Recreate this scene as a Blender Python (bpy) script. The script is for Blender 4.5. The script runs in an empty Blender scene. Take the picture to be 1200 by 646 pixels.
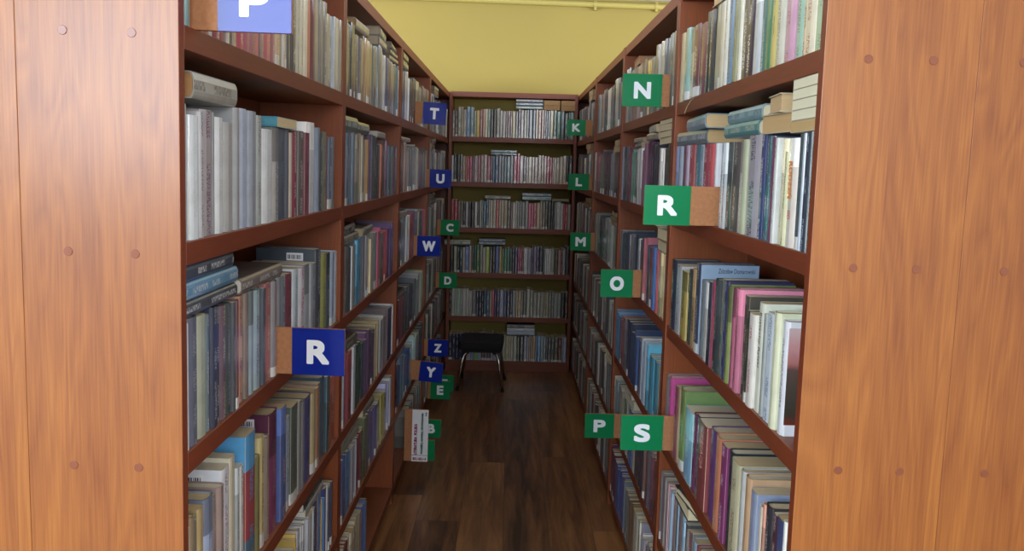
import bpy, bmesh, math, random
from mathutils import Vector, Matrix
random.seed(11)
sc = bpy.context.scene
PI = math.pi

# ------------------------------------------------------------------ camera
F, PITCH, ROLL, YAW, CZ = 1000.08, .126511, .026162, .0030167, 1.5322
CAM = Vector((0, 0, CZ))
_cy, _sy = math.cos(YAW), math.sin(YAW)
_right = Vector((_cy, -_sy, 0)); _fwd0 = Vector((_sy, _cy, 0)); _up0 = Vector((0, 0, 1))
_cp, _sp = math.cos(PITCH), math.sin(PITCH)
_fwd = _fwd0 * _cp - _up0 * _sp
_up = _fwd0 * _sp + _up0 * _cp
_cr, _sr = math.cos(ROLL), math.sin(ROLL)
CX = _right * _cr + _up * _sr
CY = -_right * _sr + _up * _cr
cam = bpy.data.cameras.new('camera'); cam.sensor_fit = 'HORIZONTAL'; cam.sensor_width = 36
cam.lens = F / 1200 * 36; cam.clip_start = .02; cam.clip_end = 60
co = bpy.data.objects.new('camera', cam); sc.collection.objects.link(co)
m = Matrix((CX, CY, -_fwd)).transposed().to_4x4(); m.translation = CAM
co.matrix_world = m
sc.camera = co
def ray(px, py):
    return (_fwd + CX * ((px - 600) / F) - CY * ((py - 323) / F))
def project(p):
    d = Vector(p) - CAM; z = d.dot(_fwd)
    return 600 + F * d.dot(CX) / z, 323 - F * d.dot(CY) / z, z

# ------------------------------------------------------------------ light, world, exposure
w = bpy.data.worlds.new('world'); sc.world = w; w.use_nodes = True
bgn = w.node_tree.nodes['Background']
bgn.inputs[0].default_value = (.62, .74, 1, 1); bgn.inputs[1].default_value = .9
def area(name, loc, rot, sx, sy, power, col):
    l = bpy.data.lights.new(name, 'AREA'); l.shape = 'RECTANGLE'; l.size = sx; l.size_y = sy
    l.energy = power; l.color = col
    o = bpy.data.objects.new(name, l); sc.collection.objects.link(o)
    o.location = loc; o.rotation_euler = rot
    return o
RY = -2.3          # rear wall (behind the camera), its windows throw the daylight
area('daylight_and_fill', (-2.0, RY + .05, 2.06), (PI / 2, 0, 0), 1.8, 1.2, 165, (.76, .88, 1))
area('daylight_and_fill', (.75, RY + .05, 2.06), (PI / 2, 0, 0), 1.4, 1.2, 66, (.88, .94, 1))
area('daylight_and_fill', (-3.35, 3.6, 2.0), (0, -PI / 2, 0), 1.1, 5.4, 240, (.86, .92, 1))  # added fill lamp at an invented side window, lightens far wall and ceiling
area('daylight_and_fill', (3.35, 3.6, 2.0), (0, PI / 2, 0), 1.1, 5.4, 240, (.86, .92, 1))  # added fill lamp on the right, for ceiling bounce down into the aisle
sc.view_settings.view_transform = 'Standard'; sc.view_settings.look = 'None'
sc.view_settings.gamma = 1; sc.view_settings.use_curve_mapping = False
sc.view_settings.exposure = 0.1
sc.cycles.max_bounces = 6; sc.cycles.diffuse_bounces = 4; sc.cycles.glossy_bounces = 3
sc.cycles.use_denoising = True

# ------------------------------------------------------------------ materials
def lin(h):
    h = h.lstrip('#'); c = [int(h[i:i + 2], 16) / 255 for i in (0, 2, 4)]
    return tuple(x / 12.92 if x <= .04045 else ((x + .055) / 1.055) ** 2.4 for x in c)
def mat(name):
    m = bpy.data.materials.new(name); m.use_nodes = True
    return m, m.node_tree.nodes, m.node_tree.links, m.node_tree.nodes['Principled BSDF']
def N(nt, t, **kw):
    n = nt.new(t)
    for k, v in kw.items(): setattr(n, k, v)
    return n
def mth(nt, lk, op, a, b=None, c=None):
    n = nt.new('ShaderNodeMath'); n.operation = op
    for i, x in enumerate((a, b, c)):
        if x is None: continue
        if isinstance(x, (int, float)): n.inputs[i].default_value = x
        else: lk.new(x, n.inputs[i])
    return n.outputs[0]
def ramp(nt, lk, fac, stops):
    r = nt.new('ShaderNodeValToRGB')
    while len(r.color_ramp.elements) < len(stops): r.color_ramp.elements.new(.5)
    for e, (p, c) in zip(r.color_ramp.elements, stops):
        e.position = p; e.color = (*c, 1)
    lk.new(fac, r.inputs[0]); return r.outputs[0]
def plain(name, hexc, rough=.5, metal=0, coat=0, noise=.06, scale=30, spec=.5):
    m, nt, lk, b = mat(name)
    c = lin(hexc)
    tc = N(nt, 'ShaderNodeTexCoord'); nz = N(nt, 'ShaderNodeTexNoise'); nz.inputs['Scale'].default_value = scale
    lk.new(tc.outputs['Object'], nz.inputs['Vector'])
    col = ramp(nt, lk, nz.outputs['Fac'], [(.3, tuple(x * (1 - noise) for x in c)), (.7, tuple(min(1, x * (1 + noise)) for x in c))])
    lk.new(col, b.inputs['Base Color'])
    b.inputs['Roughness'].default_value = rough; b.inputs['Metallic'].default_value = metal
    b.inputs['Coat Weight'].default_value = coat; b.inputs['Coat Roughness'].default_value = .09; b.inputs['Specular IOR Level'].default_value = spec
    return m
def wood(name, dark, mid, light, axis='Z', rough=.5, coat=.08, fig=1.0, strips=.11, coatr=.2):
    """veneer with long grain along `axis`, figured arches and fine pores"""
    m, nt, lk, b = mat(name)
    tc = N(nt, 'ShaderNodeTexCoord'); sp = N(nt, 'ShaderNodeSeparateXYZ')
    lk.new(tc.outputs['Object'], sp.inputs[0])
    X, Y, Z = sp.outputs
    if axis == 'Z': a, c_, l = X, Y, Z
    elif axis == 'Y': a, c_, l = X, Z, Y
    else: a, c_, l = Y, Z, X
    ac = mth(nt, lk, 'ADD', a, mth(nt, lk, 'MULTIPLY', c_, .9))
    strip = mth(nt, lk, 'FLOOR', mth(nt, lk, 'DIVIDE', ac, strips))
    wn = N(nt, 'ShaderNodeTexWhiteNoise', noise_dimensions='1D'); lk.new(strip, wn.inputs['W'])
    sh = mth(nt, lk, 'MULTIPLY', wn.outputs['Value'], 7.0)
    def comb(x, y, z):
        n = N(nt, 'ShaderNodeCombineXYZ')
        for i, v in enumerate((x, y, z)):
            if isinstance(v, (int, float)): n.inputs[i].default_value = v
            else: lk.new(v, n.inputs[i])
        return n.outputs[0]
    # large soft figure
    v1 = comb(mth(nt, lk, 'MULTIPLY', ac, 9), sh, mth(nt, lk, 'ADD', mth(nt, lk, 'MULTIPLY', l, 1.15), sh))
    n1 = N(nt, 'ShaderNodeTexNoise'); n1.inputs['Scale'].default_value = 1; n1.inputs['Detail'].default_value = 2
    n1.inputs['Distortion'].default_value = .6; lk.new(v1, n1.inputs['Vector'])
    rings = mth(nt, lk, 'FRACT', mth(nt, lk, 'MULTIPLY', n1.outputs['Fac'], 13.0))
    rings = mth(nt, lk, 'ABSOLUTE', mth(nt, lk, 'SUBTRACT', rings, .5))
    # fine pores
    v2 = comb(mth(nt, lk, 'MULTIPLY', ac, 330), 0, mth(nt, lk, 'MULTIPLY', l, 9))
    n2 = N(nt, 'ShaderNodeTexNoise'); n2.inputs['Scale'].default_value = 1; n2.inputs['Detail'].default_value = 1
    lk.new(v2, n2.inputs['Vector'])
    n3 = N(nt, 'ShaderNodeTexNoise'); n3.inputs['Scale'].default_value = 2.5; lk.new(v1, n3.inputs['Vector'])
    f = mth(nt, lk, 'MULTIPLY_ADD', rings, .42 * fig, .24)
    f = mth(nt, lk, 'ADD', f, mth(nt, lk, 'MULTIPLY', mth(nt, lk, 'SUBTRACT', n2.outputs['Fac'], .5), .55))
    f = mth(nt, lk, 'ADD', f, mth(nt, lk, 'MULTIPLY', mth(nt, lk, 'SUBTRACT', n3.outputs['Fac'], .5), .5))
    f = mth(nt, lk, 'ADD', f, mth(nt, lk, 'MULTIPLY', mth(nt, lk, 'SUBTRACT', wn.outputs['Value'], .4), .22))
    col = ramp(nt, lk, f, [(0, lin(dark)), (.42, lin(mid)), (.85, lin(light))])
    lk.new(col, b.inputs['Base Color'])
    b.inputs['Roughness'].default_value = rough
    b.inputs['Coat Weight'].default_value = coat; b.inputs['Coat Roughness'].default_value = coatr
    return m
M_panel = wood('cherry_veneer_panel', '#783e14', '#955820', '#ab6e30', fig=.85, rough=.6, coat=.42, coatr=.25)
M_wood = wood('cherry_veneer', '#6e361a', '#8a451c', '#9c5628', fig=.35)
M_shelf = wood('cherry_veneer_shelf', '#6c3a20', '#824829', '#935632', axis='Y', fig=.3)
M_edge = wood('reddish_edge_band', '#642c18', '#763519', '#854024', axis='Y', fig=.15)
M_edgev = wood('reddish_edge_band_upright', '#642c18', '#763519', '#854024', axis='Z', fig=.15)
M_shelfx = wood('cherry_veneer_cross_shelf', '#6c3a20', '#824829', '#935632', axis='X', fig=.3)
M_edgex = wood('reddish_cross_edge_band', '#642c18', '#763519', '#854024', axis='X', fig=.15)
M_dowel = plain('dowel_cap_plastic', '#7c4226', .6, coat=.35)
M_mdf = plain('fibreboard', '#a6714a', .8, noise=.12, scale=120)
M_green = plain('green_film', '#067a48', .5, coat=.15, spec=.15, noise=.03, scale=12)
M_blue = plain('blue_film', '#082488', .5, coat=.35, spec=.1, noise=.05, scale=12)
M_lettr = plain('white_letter', '#e9edf2', .5, noise=.01)
M_paper = plain('label_paper', '#e4e4e8', .6, noise=.02)
M_inkr = plain('maroon_ink', '#8a2050', .6); M_inkg = plain('green_ink', '#1d6a52', .6); M_inkk = plain('dark_ink', '#20242c', .6)
M_black = plain('black_upholstery', '#191617', .85, noise=.15, scale=60)
M_chrome = plain('chrome_tube', '#b9b4ac', .22, metal=1)
M_rubber = plain('black_rubber', '#101010', .7)
M_wall = plain('yellow_wall_paint', '#96843f', .75, noise=.04, scale=1.2)
M_white = plain('white_ceiling_paint', '#d8d8d2', .8, noise=.02, scale=2)
M_pipe = plain('yellow_pipe_paint', '#a99a52', .4, noise=.03)
M_frame = plain('white_window_frame', '#e4e4e0', .4, noise=.01)
M_rib = plain('cream_ribbon', '#c7ab78', .6)
def glass():
    m, nt, lk, b = mat('window_glass')
    b.inputs['Transmission Weight'].default_value = 1; b.inputs['Roughness'].default_value = 0
    b.inputs['IOR'].default_value = 1.1; return m
M_glass = glass()
def floor_mat():
    m, nt, lk, b = mat('dark_oak_laminate')
    tc = N(nt, 'ShaderNodeTexCoord'); sp = N(nt, 'ShaderNodeSeparateXYZ'); lk.new(tc.outputs['Object'], sp.inputs[0])
    X, Y, Z = sp.outputs
    W_, L_ = .19, 1.35
    ix = mth(nt, lk, 'FLOOR', mth(nt, lk, 'DIVIDE', X, W_))
    wn = N(nt, 'ShaderNodeTexWhiteNoise', noise_dimensions='1D'); lk.new(ix, wn.inputs['W'])
    yy = mth(nt, lk, 'ADD', mth(nt, lk, 'DIVIDE', Y, L_), mth(nt, lk, 'MULTIPLY', wn.outputs['Value'], 5))
    iy = mth(nt, lk, 'FLOOR', yy)
    cb = N(nt, 'ShaderNodeCombineXYZ'); lk.new(ix, cb.inputs[0]); lk.new(iy, cb.inputs[1])
    w2 = N(nt, 'ShaderNodeTexWhiteNoise', noise_dimensions='2D'); lk.new(cb.outputs[0], w2.inputs['Vector'])
    off = mth(nt, lk, 'MULTIPLY', w2.outputs['Value'], 9)
    cv = N(nt, 'ShaderNodeCombineXYZ')
    lk.new(mth(nt, lk, 'MULTIPLY', X, 26), cv.inputs[0]); lk.new(mth(nt, lk, 'MULTIPLY', Y, 2.2), cv.inputs[1]); lk.new(off, cv.inputs[2])
    nz = N(nt, 'ShaderNodeTexNoise'); nz.inputs['Scale'].default_value = 1; nz.inputs['Detail'].default_value = 6
    nz.inputs['Roughness'].default_value = .65; nz.inputs['Distortion'].default_value = .8
    lk.new(cv.outputs[0], nz.inputs['Vector'])
    kn = N(nt, 'ShaderNodeTexNoise'); kn.inputs['Scale'].default_value = .33; kn.inputs['Detail'].default_value = 2; lk.new(cv.outputs[0], kn.inputs['Vector'])
    f = mth(nt, lk, 'ADD', mth(nt, lk, 'MULTIPLY', nz.outputs['Fac'], .6), mth(nt, lk, 'MULTIPLY', kn.outputs['Fac'], .5))
    f = mth(nt, lk, 'ADD', f, mth(nt, lk, 'MULTIPLY', mth(nt, lk, 'SUBTRACT', w2.outputs['Value'], .5), .2))
    col = ramp(nt, lk, f, [(.36, lin('#3a2216')), (.5, lin('#6a4329')), (.72, lin('#9a6a40'))])
    fx = mth(nt, lk, 'FRACT', mth(nt, lk, 'DIVIDE', X, W_)); fy = mth(nt, lk, 'FRACT', yy)
    g = mth(nt, lk, 'MAXIMUM', mth(nt, lk, 'LESS_THAN', fx, .014), mth(nt, lk, 'LESS_THAN', fy, .0022))
    mx = N(nt, 'ShaderNodeMix', data_type='RGBA'); lk.new(mth(nt, lk, 'MULTIPLY', g, .6), mx.inputs[0]); lk.new(col, mx.inputs[6])
    mx.inputs[7].default_value = (*lin('#1a0e08'), 1); lk.new(mx.outputs[2], b.inputs['Base Color'])
    b.inputs['Roughness'].default_value = .33; b.inputs['Specular IOR Level'].default_value = .4
    return m
M_floor = floor_mat()
def cover_mat():
    """printed cover in plastic wrap: face colour from 'col', title streaks in 'ink' along the spine"""
    m, nt, lk, b = mat('book_cover')
    c = N(nt, 'ShaderNodeAttribute', attribute_name='col'); k = N(nt, 'ShaderNodeAttribute', attribute_name='ink')
    uv = N(nt, 'ShaderNodeUVMap'); sp = N(nt, 'ShaderNodeSeparateXYZ'); lk.new(uv.outputs[0], sp.inputs[0])
    U, V, _ = sp.outputs
    cb = N(nt, 'ShaderNodeCombineXYZ'); lk.new(mth(nt, lk, 'MULTIPLY', U, 2.3), cb.inputs[0]); lk.new(mth(nt, lk, 'MULTIPLY', V, 430), cb.inputs[1])
    nz = N(nt, 'ShaderNodeTexNoise'); nz.inputs['Scale'].default_value = 1; nz.inputs['Detail'].default_value = 0; lk.new(cb.outputs[0], nz.inputs['Vector'])
    strokes = mth(nt, lk, 'GREATER_THAN', nz.outputs['Fac'], .5)
    cw = N(nt, 'ShaderNodeCombineXYZ'); lk.new(mth(nt, lk, 'MULTIPLY', V, 17), cw.inputs[1])
    nw = N(nt, 'ShaderNodeTexNoise'); nw.inputs['Scale'].default_value = 1; nw.inputs['Detail'].default_value = 0; lk.new(cw.outputs[0], nw.inputs['Vector'])
    words = mth(nt, lk, 'GREATER_THAN', nw.outputs['Fac'], .47)
    band = mth(nt, lk, 'LESS_THAN', mth(nt, lk, 'ABSOLUTE', U), .34)
    mask = mth(nt, lk, 'MULTIPLY', mth(nt, lk, 'MULTIPLY', strokes, words), mth(nt, lk, 'MULTIPLY', band, k.outputs['Alpha']))
    mx = N(nt, 'ShaderNodeMix', data_type='RGBA'); lk.new(mask, mx.inputs[0]); lk.new(c.outputs['Color'], mx.inputs[6]); lk.new(k.outputs['Color'], mx.inputs[7])
    tc = N(nt, 'ShaderNodeTexCoord'); n2 = N(nt, 'ShaderNodeTexNoise'); n2.inputs['Scale'].default_value = 22; n2.inputs['Detail'].default_value = 3
    lk.new(tc.outputs['Object'], n2.inputs['Vector'])
    hs = N(nt, 'ShaderNodeHueSaturation'); lk.new(mx.outputs[2], hs.inputs['Color']); hs.inputs['Saturation'].default_value = .88
    lk.new(mth(nt, lk, 'MULTIPLY_ADD', n2.outputs['Fac'], .5, .75), hs.inputs['Value'])
    lk.new(hs.outputs[0], b.inputs['Base Color'])
    b.inputs['Roughness'].default_value = .42; b.inputs['Coat Weight'].default_value = .9; b.inputs['Coat Roughness'].default_value = .13
    bp = N(nt, 'ShaderNodeBump'); bp.inputs['Strength'].default_value = .25; bp.inputs['Distance'].default_value = .004
    lk.new(n2.outputs['Fac'], bp.inputs['Height']); lk.new(bp.outputs[0], b.inputs['Coat Normal'])
    return m
M_cover = cover_mat()
def page_mat():
    m, nt, lk, b = mat('page_block')
    c = N(nt, 'ShaderNodeAttribute', attribute_name='col')
    uv = N(nt, 'ShaderNodeUVMap'); sp = N(nt, 'ShaderNodeSeparateXYZ'); lk.new(uv.outputs[0], sp.inputs[0])
    cb = N(nt, 'ShaderNodeCombineXYZ'); lk.new(mth(nt, lk, 'MULTIPLY', sp.outputs[0], 1400), cb.inputs[0]); lk.new(mth(nt, lk, 'MULTIPLY', sp.outputs[1], 6), cb.inputs[1])
    nz = N(nt, 'ShaderNodeTexNoise'); nz.inputs['Scale'].default_value = 1; lk.new(cb.outputs[0], nz.inputs['Vector'])
    hs = N(nt, 'ShaderNodeHueSaturation'); lk.new(c.outputs['Color'], hs.inputs['Color']); lk.new(mth(nt, lk, 'MULTIPLY_ADD', nz.outputs['Fac'], .5, .72), hs.inputs['Value'])
    lk.new(hs.outputs[0], b.inputs['Base Color']); b.inputs['Roughness'].default_value = .85
    return m
M_pages = page_mat()

# ------------------------------------------------------------------ helpers
def link(o): sc.collection.objects.link(o); return o
def tag(o, label=None, cat=None, group=None, kind=None):
    for k, v in (('label', label), ('category', cat), ('group', group), ('kind', kind)):
        if v: o[k] = v
    return o
def empty(name, mw):
    o = link(bpy.data.objects.new(name, None)); o.empty_display_size = .05; o.matrix_world = mw; return o
class MB:
    def __init__(s): s.v = []; s.f = []; s.mi = []
    def add(s, vs, fs, mi=0):
        n = len(s.v); s.v += [tuple(v) for v in vs]
        for i, f in enumerate(fs): s.f.append(tuple(n + k for k in f)); s.mi.append(mi[i] if isinstance(mi, (list, tuple)) else mi)
    def box(s, x0, x1, y0, y1, z0, z1, mi=0, front=None):
        """front=(axis_face, index): that face takes another material slot"""
        vs = [(x, y, z) for x in (x0, x1) for y in (y0, y1) for z in (z0, z1)]
        fs = [(0, 1, 3, 2), (4, 6, 7, 5), (0, 4, 5, 1), (2, 3, 7, 6), (0, 2, 6, 4), (1, 5, 7, 3)]   # -x +x -y +y -z +z
        mis = [mi] * 6
        if front is not None:
            mis = [front[1] if i in front[0] else mi for i in range(6)]
        s.add(vs, fs, mis)
    def cyl(s, c, r, h, axis='y', n=20, mi=0):
        vs = []
        for e in (0, h):
            for i in range(n):
                a = 2 * PI * i / n; p, q = r * math.cos(a), r * math.sin(a)
                vs.append({'y': (c[0] + p, c[1] + e, c[2] + q), 'z': (c[0] + p, c[1] + q, c[2] + e), 'x': (c[0] + e, c[1] + p, c[2] + q)}[axis])
        fs = [(i, (i + 1) % n, n + (i + 1) % n, n + i) for i in range(n)] + [tuple(range(n))[::-1], tuple(range(n, 2 * n))]
        s.add(vs, fs, mi)
    def tube(s, pts, r, n=12, mi=0):
        rings = []
        for i, p in enumerate(pts):
            p = Vector(p); t = (Vector(pts[min(i + 1, len(pts) - 1)]) - Vector(pts[max(i - 1, 0)])).normalized()
            a = t.orthogonal().normalized() if i == 0 else (pa - t * pa.dot(t)).normalized()
            pa = a; b_ = t.cross(a)
            rings.append([p + (a * math.cos(2 * PI * k / n) + b_ * math.sin(2 * PI * k / n)) * r for k in range(n)])
        vs = [v for rg in rings for v in rg]; fs = []
        for i in range(len(pts) - 1):
            for k in range(n): fs.append((i * n + k, i * n + (k + 1) % n, (i + 1) * n + (k + 1) % n, (i + 1) * n + k))
        fs += [tuple(range(n))[::-1], tuple(range((len(pts) - 1) * n, len(pts) * n))]
        s.add(vs, fs, mi)
    def build(s, name, mats, parent=None, mw=None, bevel=0, smooth=False):
        me = bpy.data.meshes.new(name); me.from_pydata(s.v, [], s.f)
        for m_ in (mats if isinstance(mats, (list, tuple)) else [mats]): me.materials.append(m_)
        me.polygons.foreach_set('material_index', s.mi)
        bm = bmesh.new(); bm.from_mesh(me); bmesh.ops.recalc_face_normals(bm, faces=bm.faces); bm.to_mesh(me); bm.free()
        if smooth: me.shade_smooth()
        o = link(bpy.data.objects.new(name, me))
        if parent is not None: o.parent = parent
        if mw is not None: o.matrix_world = mw
        if bevel:
            b = o.modifiers.new('bevel', 'BEVEL'); b.width = bevel; b.segments = 2; b.limit_method = 'ANGLE'
        return o
def text_mesh(name, body, size, thick, mtl, parent, loc, rot=(PI / 2, 0, 0), bold=0, ax='CENTER', squeeze=1, kind_fit=None):
    cu = bpy.data.curves.new(name, 'FONT'); cu.body = body; cu.size = 1; cu.align_x = 'LEFT'
    cu.extrude = 0; cu.resolution_u = 6
    t = bpy.data.objects.new('tmp', cu); sc.collection.objects.link(t)
    dg = bpy.context.evaluated_depsgraph_get(); me = bpy.data.meshes.new_from_object(t.evaluated_get(dg))
    bpy.data.objects.remove(t); bpy.data.curves.remove(cu)
    xs = [v.co.x for v in me.vertices]; ys = [v.co.y for v in me.vertices]
    w_, h_ = max(xs) - min(xs), max(ys) - min(ys); cx, cy = (max(xs) + min(xs)) / 2, (max(ys) + min(ys)) / 2
    # size = (width, height) of the finished word
    sx, sy = size[0] / w_, size[1] / h_
    for v in me.vertices: v.co.x = (v.co.x - cx) * sx; v.co.y = (v.co.y - cy) * sy
    bm = bmesh.new(); bm.from_mesh(me)
    if bold:      # heavy strokes: the same outline laid down again, shifted all round
        e = bold * size[1]; kx, ky = (size[0] - 2 * e) / size[0], (size[1] - 2 * e) / size[1]
        for v in bm.verts: v.co.x *= kx; v.co.y *= ky
        src = list(bm.faces)
        for q_ in range(12):
            d_ = bmesh.ops.duplicate(bm, geom=src)
            bmesh.ops.translate(bm, verts=[g for g in d_['geom'] if isinstance(g, bmesh.types.BMVert)], vec=(e * max(-1, min(1, 1.3 * math.cos(q_ * PI / 6))), e * max(-1, min(1, 1.3 * math.sin(q_ * PI / 6))), 2e-6 * (q_ + 1)))
    r = bmesh.ops.extrude_face_region(bm, geom=list(bm.faces))
    bmesh.ops.translate(bm, verts=[g for g in r['geom'] if isinstance(g, bmesh.types.BMVert)], vec=(0, 0, thick))
    bmesh.ops.recalc_face_normals(bm, faces=bm.faces); bm.to_mesh(me); bm.free()
    me.materials.clear(); me.materials.append(mtl)
    for p in me.polygons: p.material_index = 0
    o = link(bpy.data.objects.new(name, me)); o.parent = parent
    o.location = loc; o.rotation_euler = rot
    return o

# ------------------------------------------------------------------ row frames
DL, DR, UN, DB = 1.282, 1.351, 1.22, 6.2865
DEP, T, UP = .24, .036, .022
H = [.0812, .402, .7128, 1.0689, 1.4038, 1.7294, 2.0561]      # tops of the shelves, side rows
HB = [.0812, .4164, .745, 1.0807, 1.4151, 1.7421, 2.0639]     # back row
def frame(a, b, lean, y0):
    ey = Vector(((b - a) / (DB - 1.15), 1, 0)).normalized(); ez = Vector((lean, 0, 1)).normalized()
    ex = ey.cross(ez).normalized(); ez = ex.cross(ey).normalized()
    x = a + (b - a) * (y0 - 1.15) / (DB - 1.15) - lean * 1.5
    mm = Matrix((ex, ey, ez)).transposed().to_4x4(); mm.translation = (x, y0, 0.0005)
    return mm
ROW = {'l': frame(-.4959, -.4753, .01327, DL), 'r': frame(.4784, .4684, -.0029, DR)}
ROW['b'] = Matrix.Translation((0, DB, .0005))
XB0, XB1 = -.4670, .4655
SG = {'l': -1, 'r': 1}
def on_row(side, px, py):
    """point where the sight line meets the front plane of a row: (distance along the row, height)"""
    Mi = ROW[side].inverted(); o = Mi @ CAM; d = Mi.to_3x3() @ ray(px, py)
    if side == 'b': t = -o.y / d.y; p = o + d * t; return p.x, p.z
    t = -o.x / d.x; p = o + d * t; return p.y, p.z

# ------------------------------------------------------------------ the room
def struct(name, mb, m_, bevel=0): o = mb.build(name, m_, bevel=bevel); o['kind'] = 'structure'; return o
X0, X1, Y1, ZC = -3.4, 3.4, 6.56, 2.785
b = MB(); b.box(X0 - .1, X1 + .1, RY - .1, Y1 + .1, -.1, 0); struct('floor', b, M_floor)
b = MB(); b.box(X0 - .1, X1 + .1, RY - .1, Y1 + .1, ZC, ZC + .1); struct('ceiling', b, M_white)
b = MB(); b.box(X0 - .1, X1 + .1, Y1, Y1 + .1, 0, ZC); struct('wall_back', b, M_wall)
for nm_, xw_ in (('wall_left', X0 - .1), ('wall_right', X1)):   # pale side walls
    b = MB()
    for y0, y1, z0, z1 in ((RY, .8, 0, ZC), (6.4, Y1, 0, ZC), (.8, 6.4, 0, 1.4), (.8, 6.4, 2.6, ZC)): b.box(xw_, xw_ + .1, y0, y1, z0, z1)
    struct(nm_, b, M_white)
b = MB()
for x0, x1, z0, z1 in ((X0, -2.95, 0, ZC), (-1.05, 0, 0, ZC), (1.5, X1, 0, ZC), (-2.95, -1.05, 0, 1.4), (-2.95, -1.05, 2.7, ZC), (0, 1.5, 0, 1.4), (0, 1.5, 2.7, ZC)):
    b.box(x0, x1, RY - .1, RY, z0, z1)
struct('wall_rear', b, M_white)
def window(n, ax, u0, u1, z0, z1, p):
    o = empty('window_%d' % n, Matrix.Identity(4)); o['kind'] = 'structure'
    fr = MB(); gl = MB(); t = .05
    def bx(mb, a0, a1, c0, c1, d=.03):
        if ax == 'x': mb.box(a0, a1, p - d, p + d * .3, c0, c1)
        else: mb.box(p - d, p + d * .3, a0, a1, c0, c1)
    um = (u0 + u1) / 2
    for a in ((u0, u0 + t, z0, z1), (u1 - t, u1, z0, z1), (u0 + t, u1 - t, z0, z0 + t), (u0 + t, u1 - t, z1 - t, z1), (um - t / 2, um + t / 2, z0 + t, z1 - t)): bx(fr, *a)
    bx(gl, u0 + t, um - t / 2, z0 + t, z1 - t, .004); bx(gl, um + t / 2, u1 - t, z0 + t, z1 - t, .004)
    fr.build('window_frame', M_frame, o); gl.build('window_pane', M_glass, o)
window(1, 'x', -2.95, -1.05, 1.4, 2.7, RY - .05)
window(2, 'x', 0, 1.5, 1.4, 2.7, RY - .05)
window(3, 'y', .8, 6.4, 1.4, 2.6, X0 - .05)  # invented side window, opening made for the left fill lamp
window(4, 'y', .8, 6.4, 1.4, 2.6, X1 + .05)  # invented too, added to go with the right fill lamp
# painted pipe under the ceiling on the back wall, with clamps
pr = empty('wall_pipe', Matrix.Translation((0, Y1 - .03, 2.744)))
tag(pr, 'yellow painted pipe running along the wall just under the ceiling', 'pipe')
b = MB(); b.tube([(x, 0, -.012 * (x - .5) * (1 if abs(x) < 2 else 0)) for x in (-3.39, -1.2, 1.2, 3.39)], .021, 16); b.build('pipe', M_pipe, pr, smooth=True)
for cx_ in (-1.3, .585, 1.04, -2.4, 2.3):
    b = MB(); b.cyl((cx_ - .012, 0, -.012 * (cx_ - .5) * (1 if abs(cx_) < 2 else 0)), .0245, .024, 'x'); b.box(cx_ - .008, cx_ + .008, -.012, .029, -.042, .024)
    b.build('pipe_clamp', M_pipe, pr, bevel=.002)

# ------------------------------------------------------------------ bookcases
def bookcase(side, s0, s1, label, near_panel=False, back_to_back=False, depth=DEP):
    """side rows: local x across (front at 0), y along, z up"""
    sg = SG[side] * (1 if not back_to_back else -1)
    base = ROW[side] @ Matrix.Translation((SG[side] * (2 * DEP + .0002) if back_to_back else 0, s0, 0))
    root = empty('bookcase', base); tag(root, label, 'bookcase', None)
    Ln = s1 - s0
    fx = 1 if sg < 0 else 0      # face index of the aisle side (+x for left row)
    xa, xb = (-depth, 0) if sg < 0 else (0, depth)
    for k, (y0, y1) in enumerate(((0, UP), (Ln - UP, Ln))):
        b = MB(); b.box(xa, xb, y0, y1, 0, H[6], 0, ((fx,), 1))
        b.build('side_panel', [M_panel if (k == 0 and near_panel) else M_wood, M_edgev], root, bevel=.0012)
    for i, h in enumerate(H):
        b = MB(); b.box(xa + .004, xb, UP + .0003, Ln - UP - .0003, h - T, h, 0, ((fx,), 1))
        b.build('top_board' if i == 6 else 'shelf', [M_shelf, M_edge], root, bevel=.001)
    b = MB(); e = .02; x_ = sorted((-sg * -.0 + sg * e, sg * (e + .016)))
    b.box(x_[0], x_[1], UP + .0005, Ln - UP - .0005, 0.001, H[0] - T - .0005); b.build('plinth', M_edge, root)
    b = MB(); xx = sorted((sg * (depth - .0038), sg * (depth - .0003)))
    b.box(xx[0], xx[1], UP + .0005, Ln - UP - .0005, .02, H[6] - T - .001); b.build('back_panel', M_wood, root)
    if near_panel:
        for i in range(1, 7):
            for off in ((.069, .170) if not back_to_back else (.170, .060)):
                b = MB(); b.cyl((sg * off, -.0012, H[i] - T / 2), .0068, .004, 'y', 24)
                b.build('dowel_cap', M_dowel, root, bevel=.0005)
    return root
ends = {'l': 5.262, 'r': 5.193}
unit_s = {}
names = {'l': ['near left bookcase whose pale glossy end panel fills the left edge', 'second bookcase from the front in the left row', 'third bookcase from the front in the left row', 'farthest bookcase of the left row, meeting the back rack'],
         'r': ['near right bookcase with orange wood end panel facing the camera', 'second bookcase from the front in the right row', 'third bookcase from the front in the right row', 'farthest bookcase of the right row, meeting the back rack']}
for sd in 'lr':
    for k in range(4):
        s0 = UN * k; s1 = UN * (k + 1) - .001 if k < 3 else ends[sd]
        unit_s[sd, k] = (s0 + UP, s1 - UP)
        bookcase(sd, s0, s1, names[sd][k], near_panel=(k == 0))
bookcase('l', 0, UN - .001, 'bookcase back to back with the left row, only its end panel sliver visible', True, True)
bookcase('r', 0, UN - .001, 'bookcase back to back with the right row, its end panel at the right edge', True, True)
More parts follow.
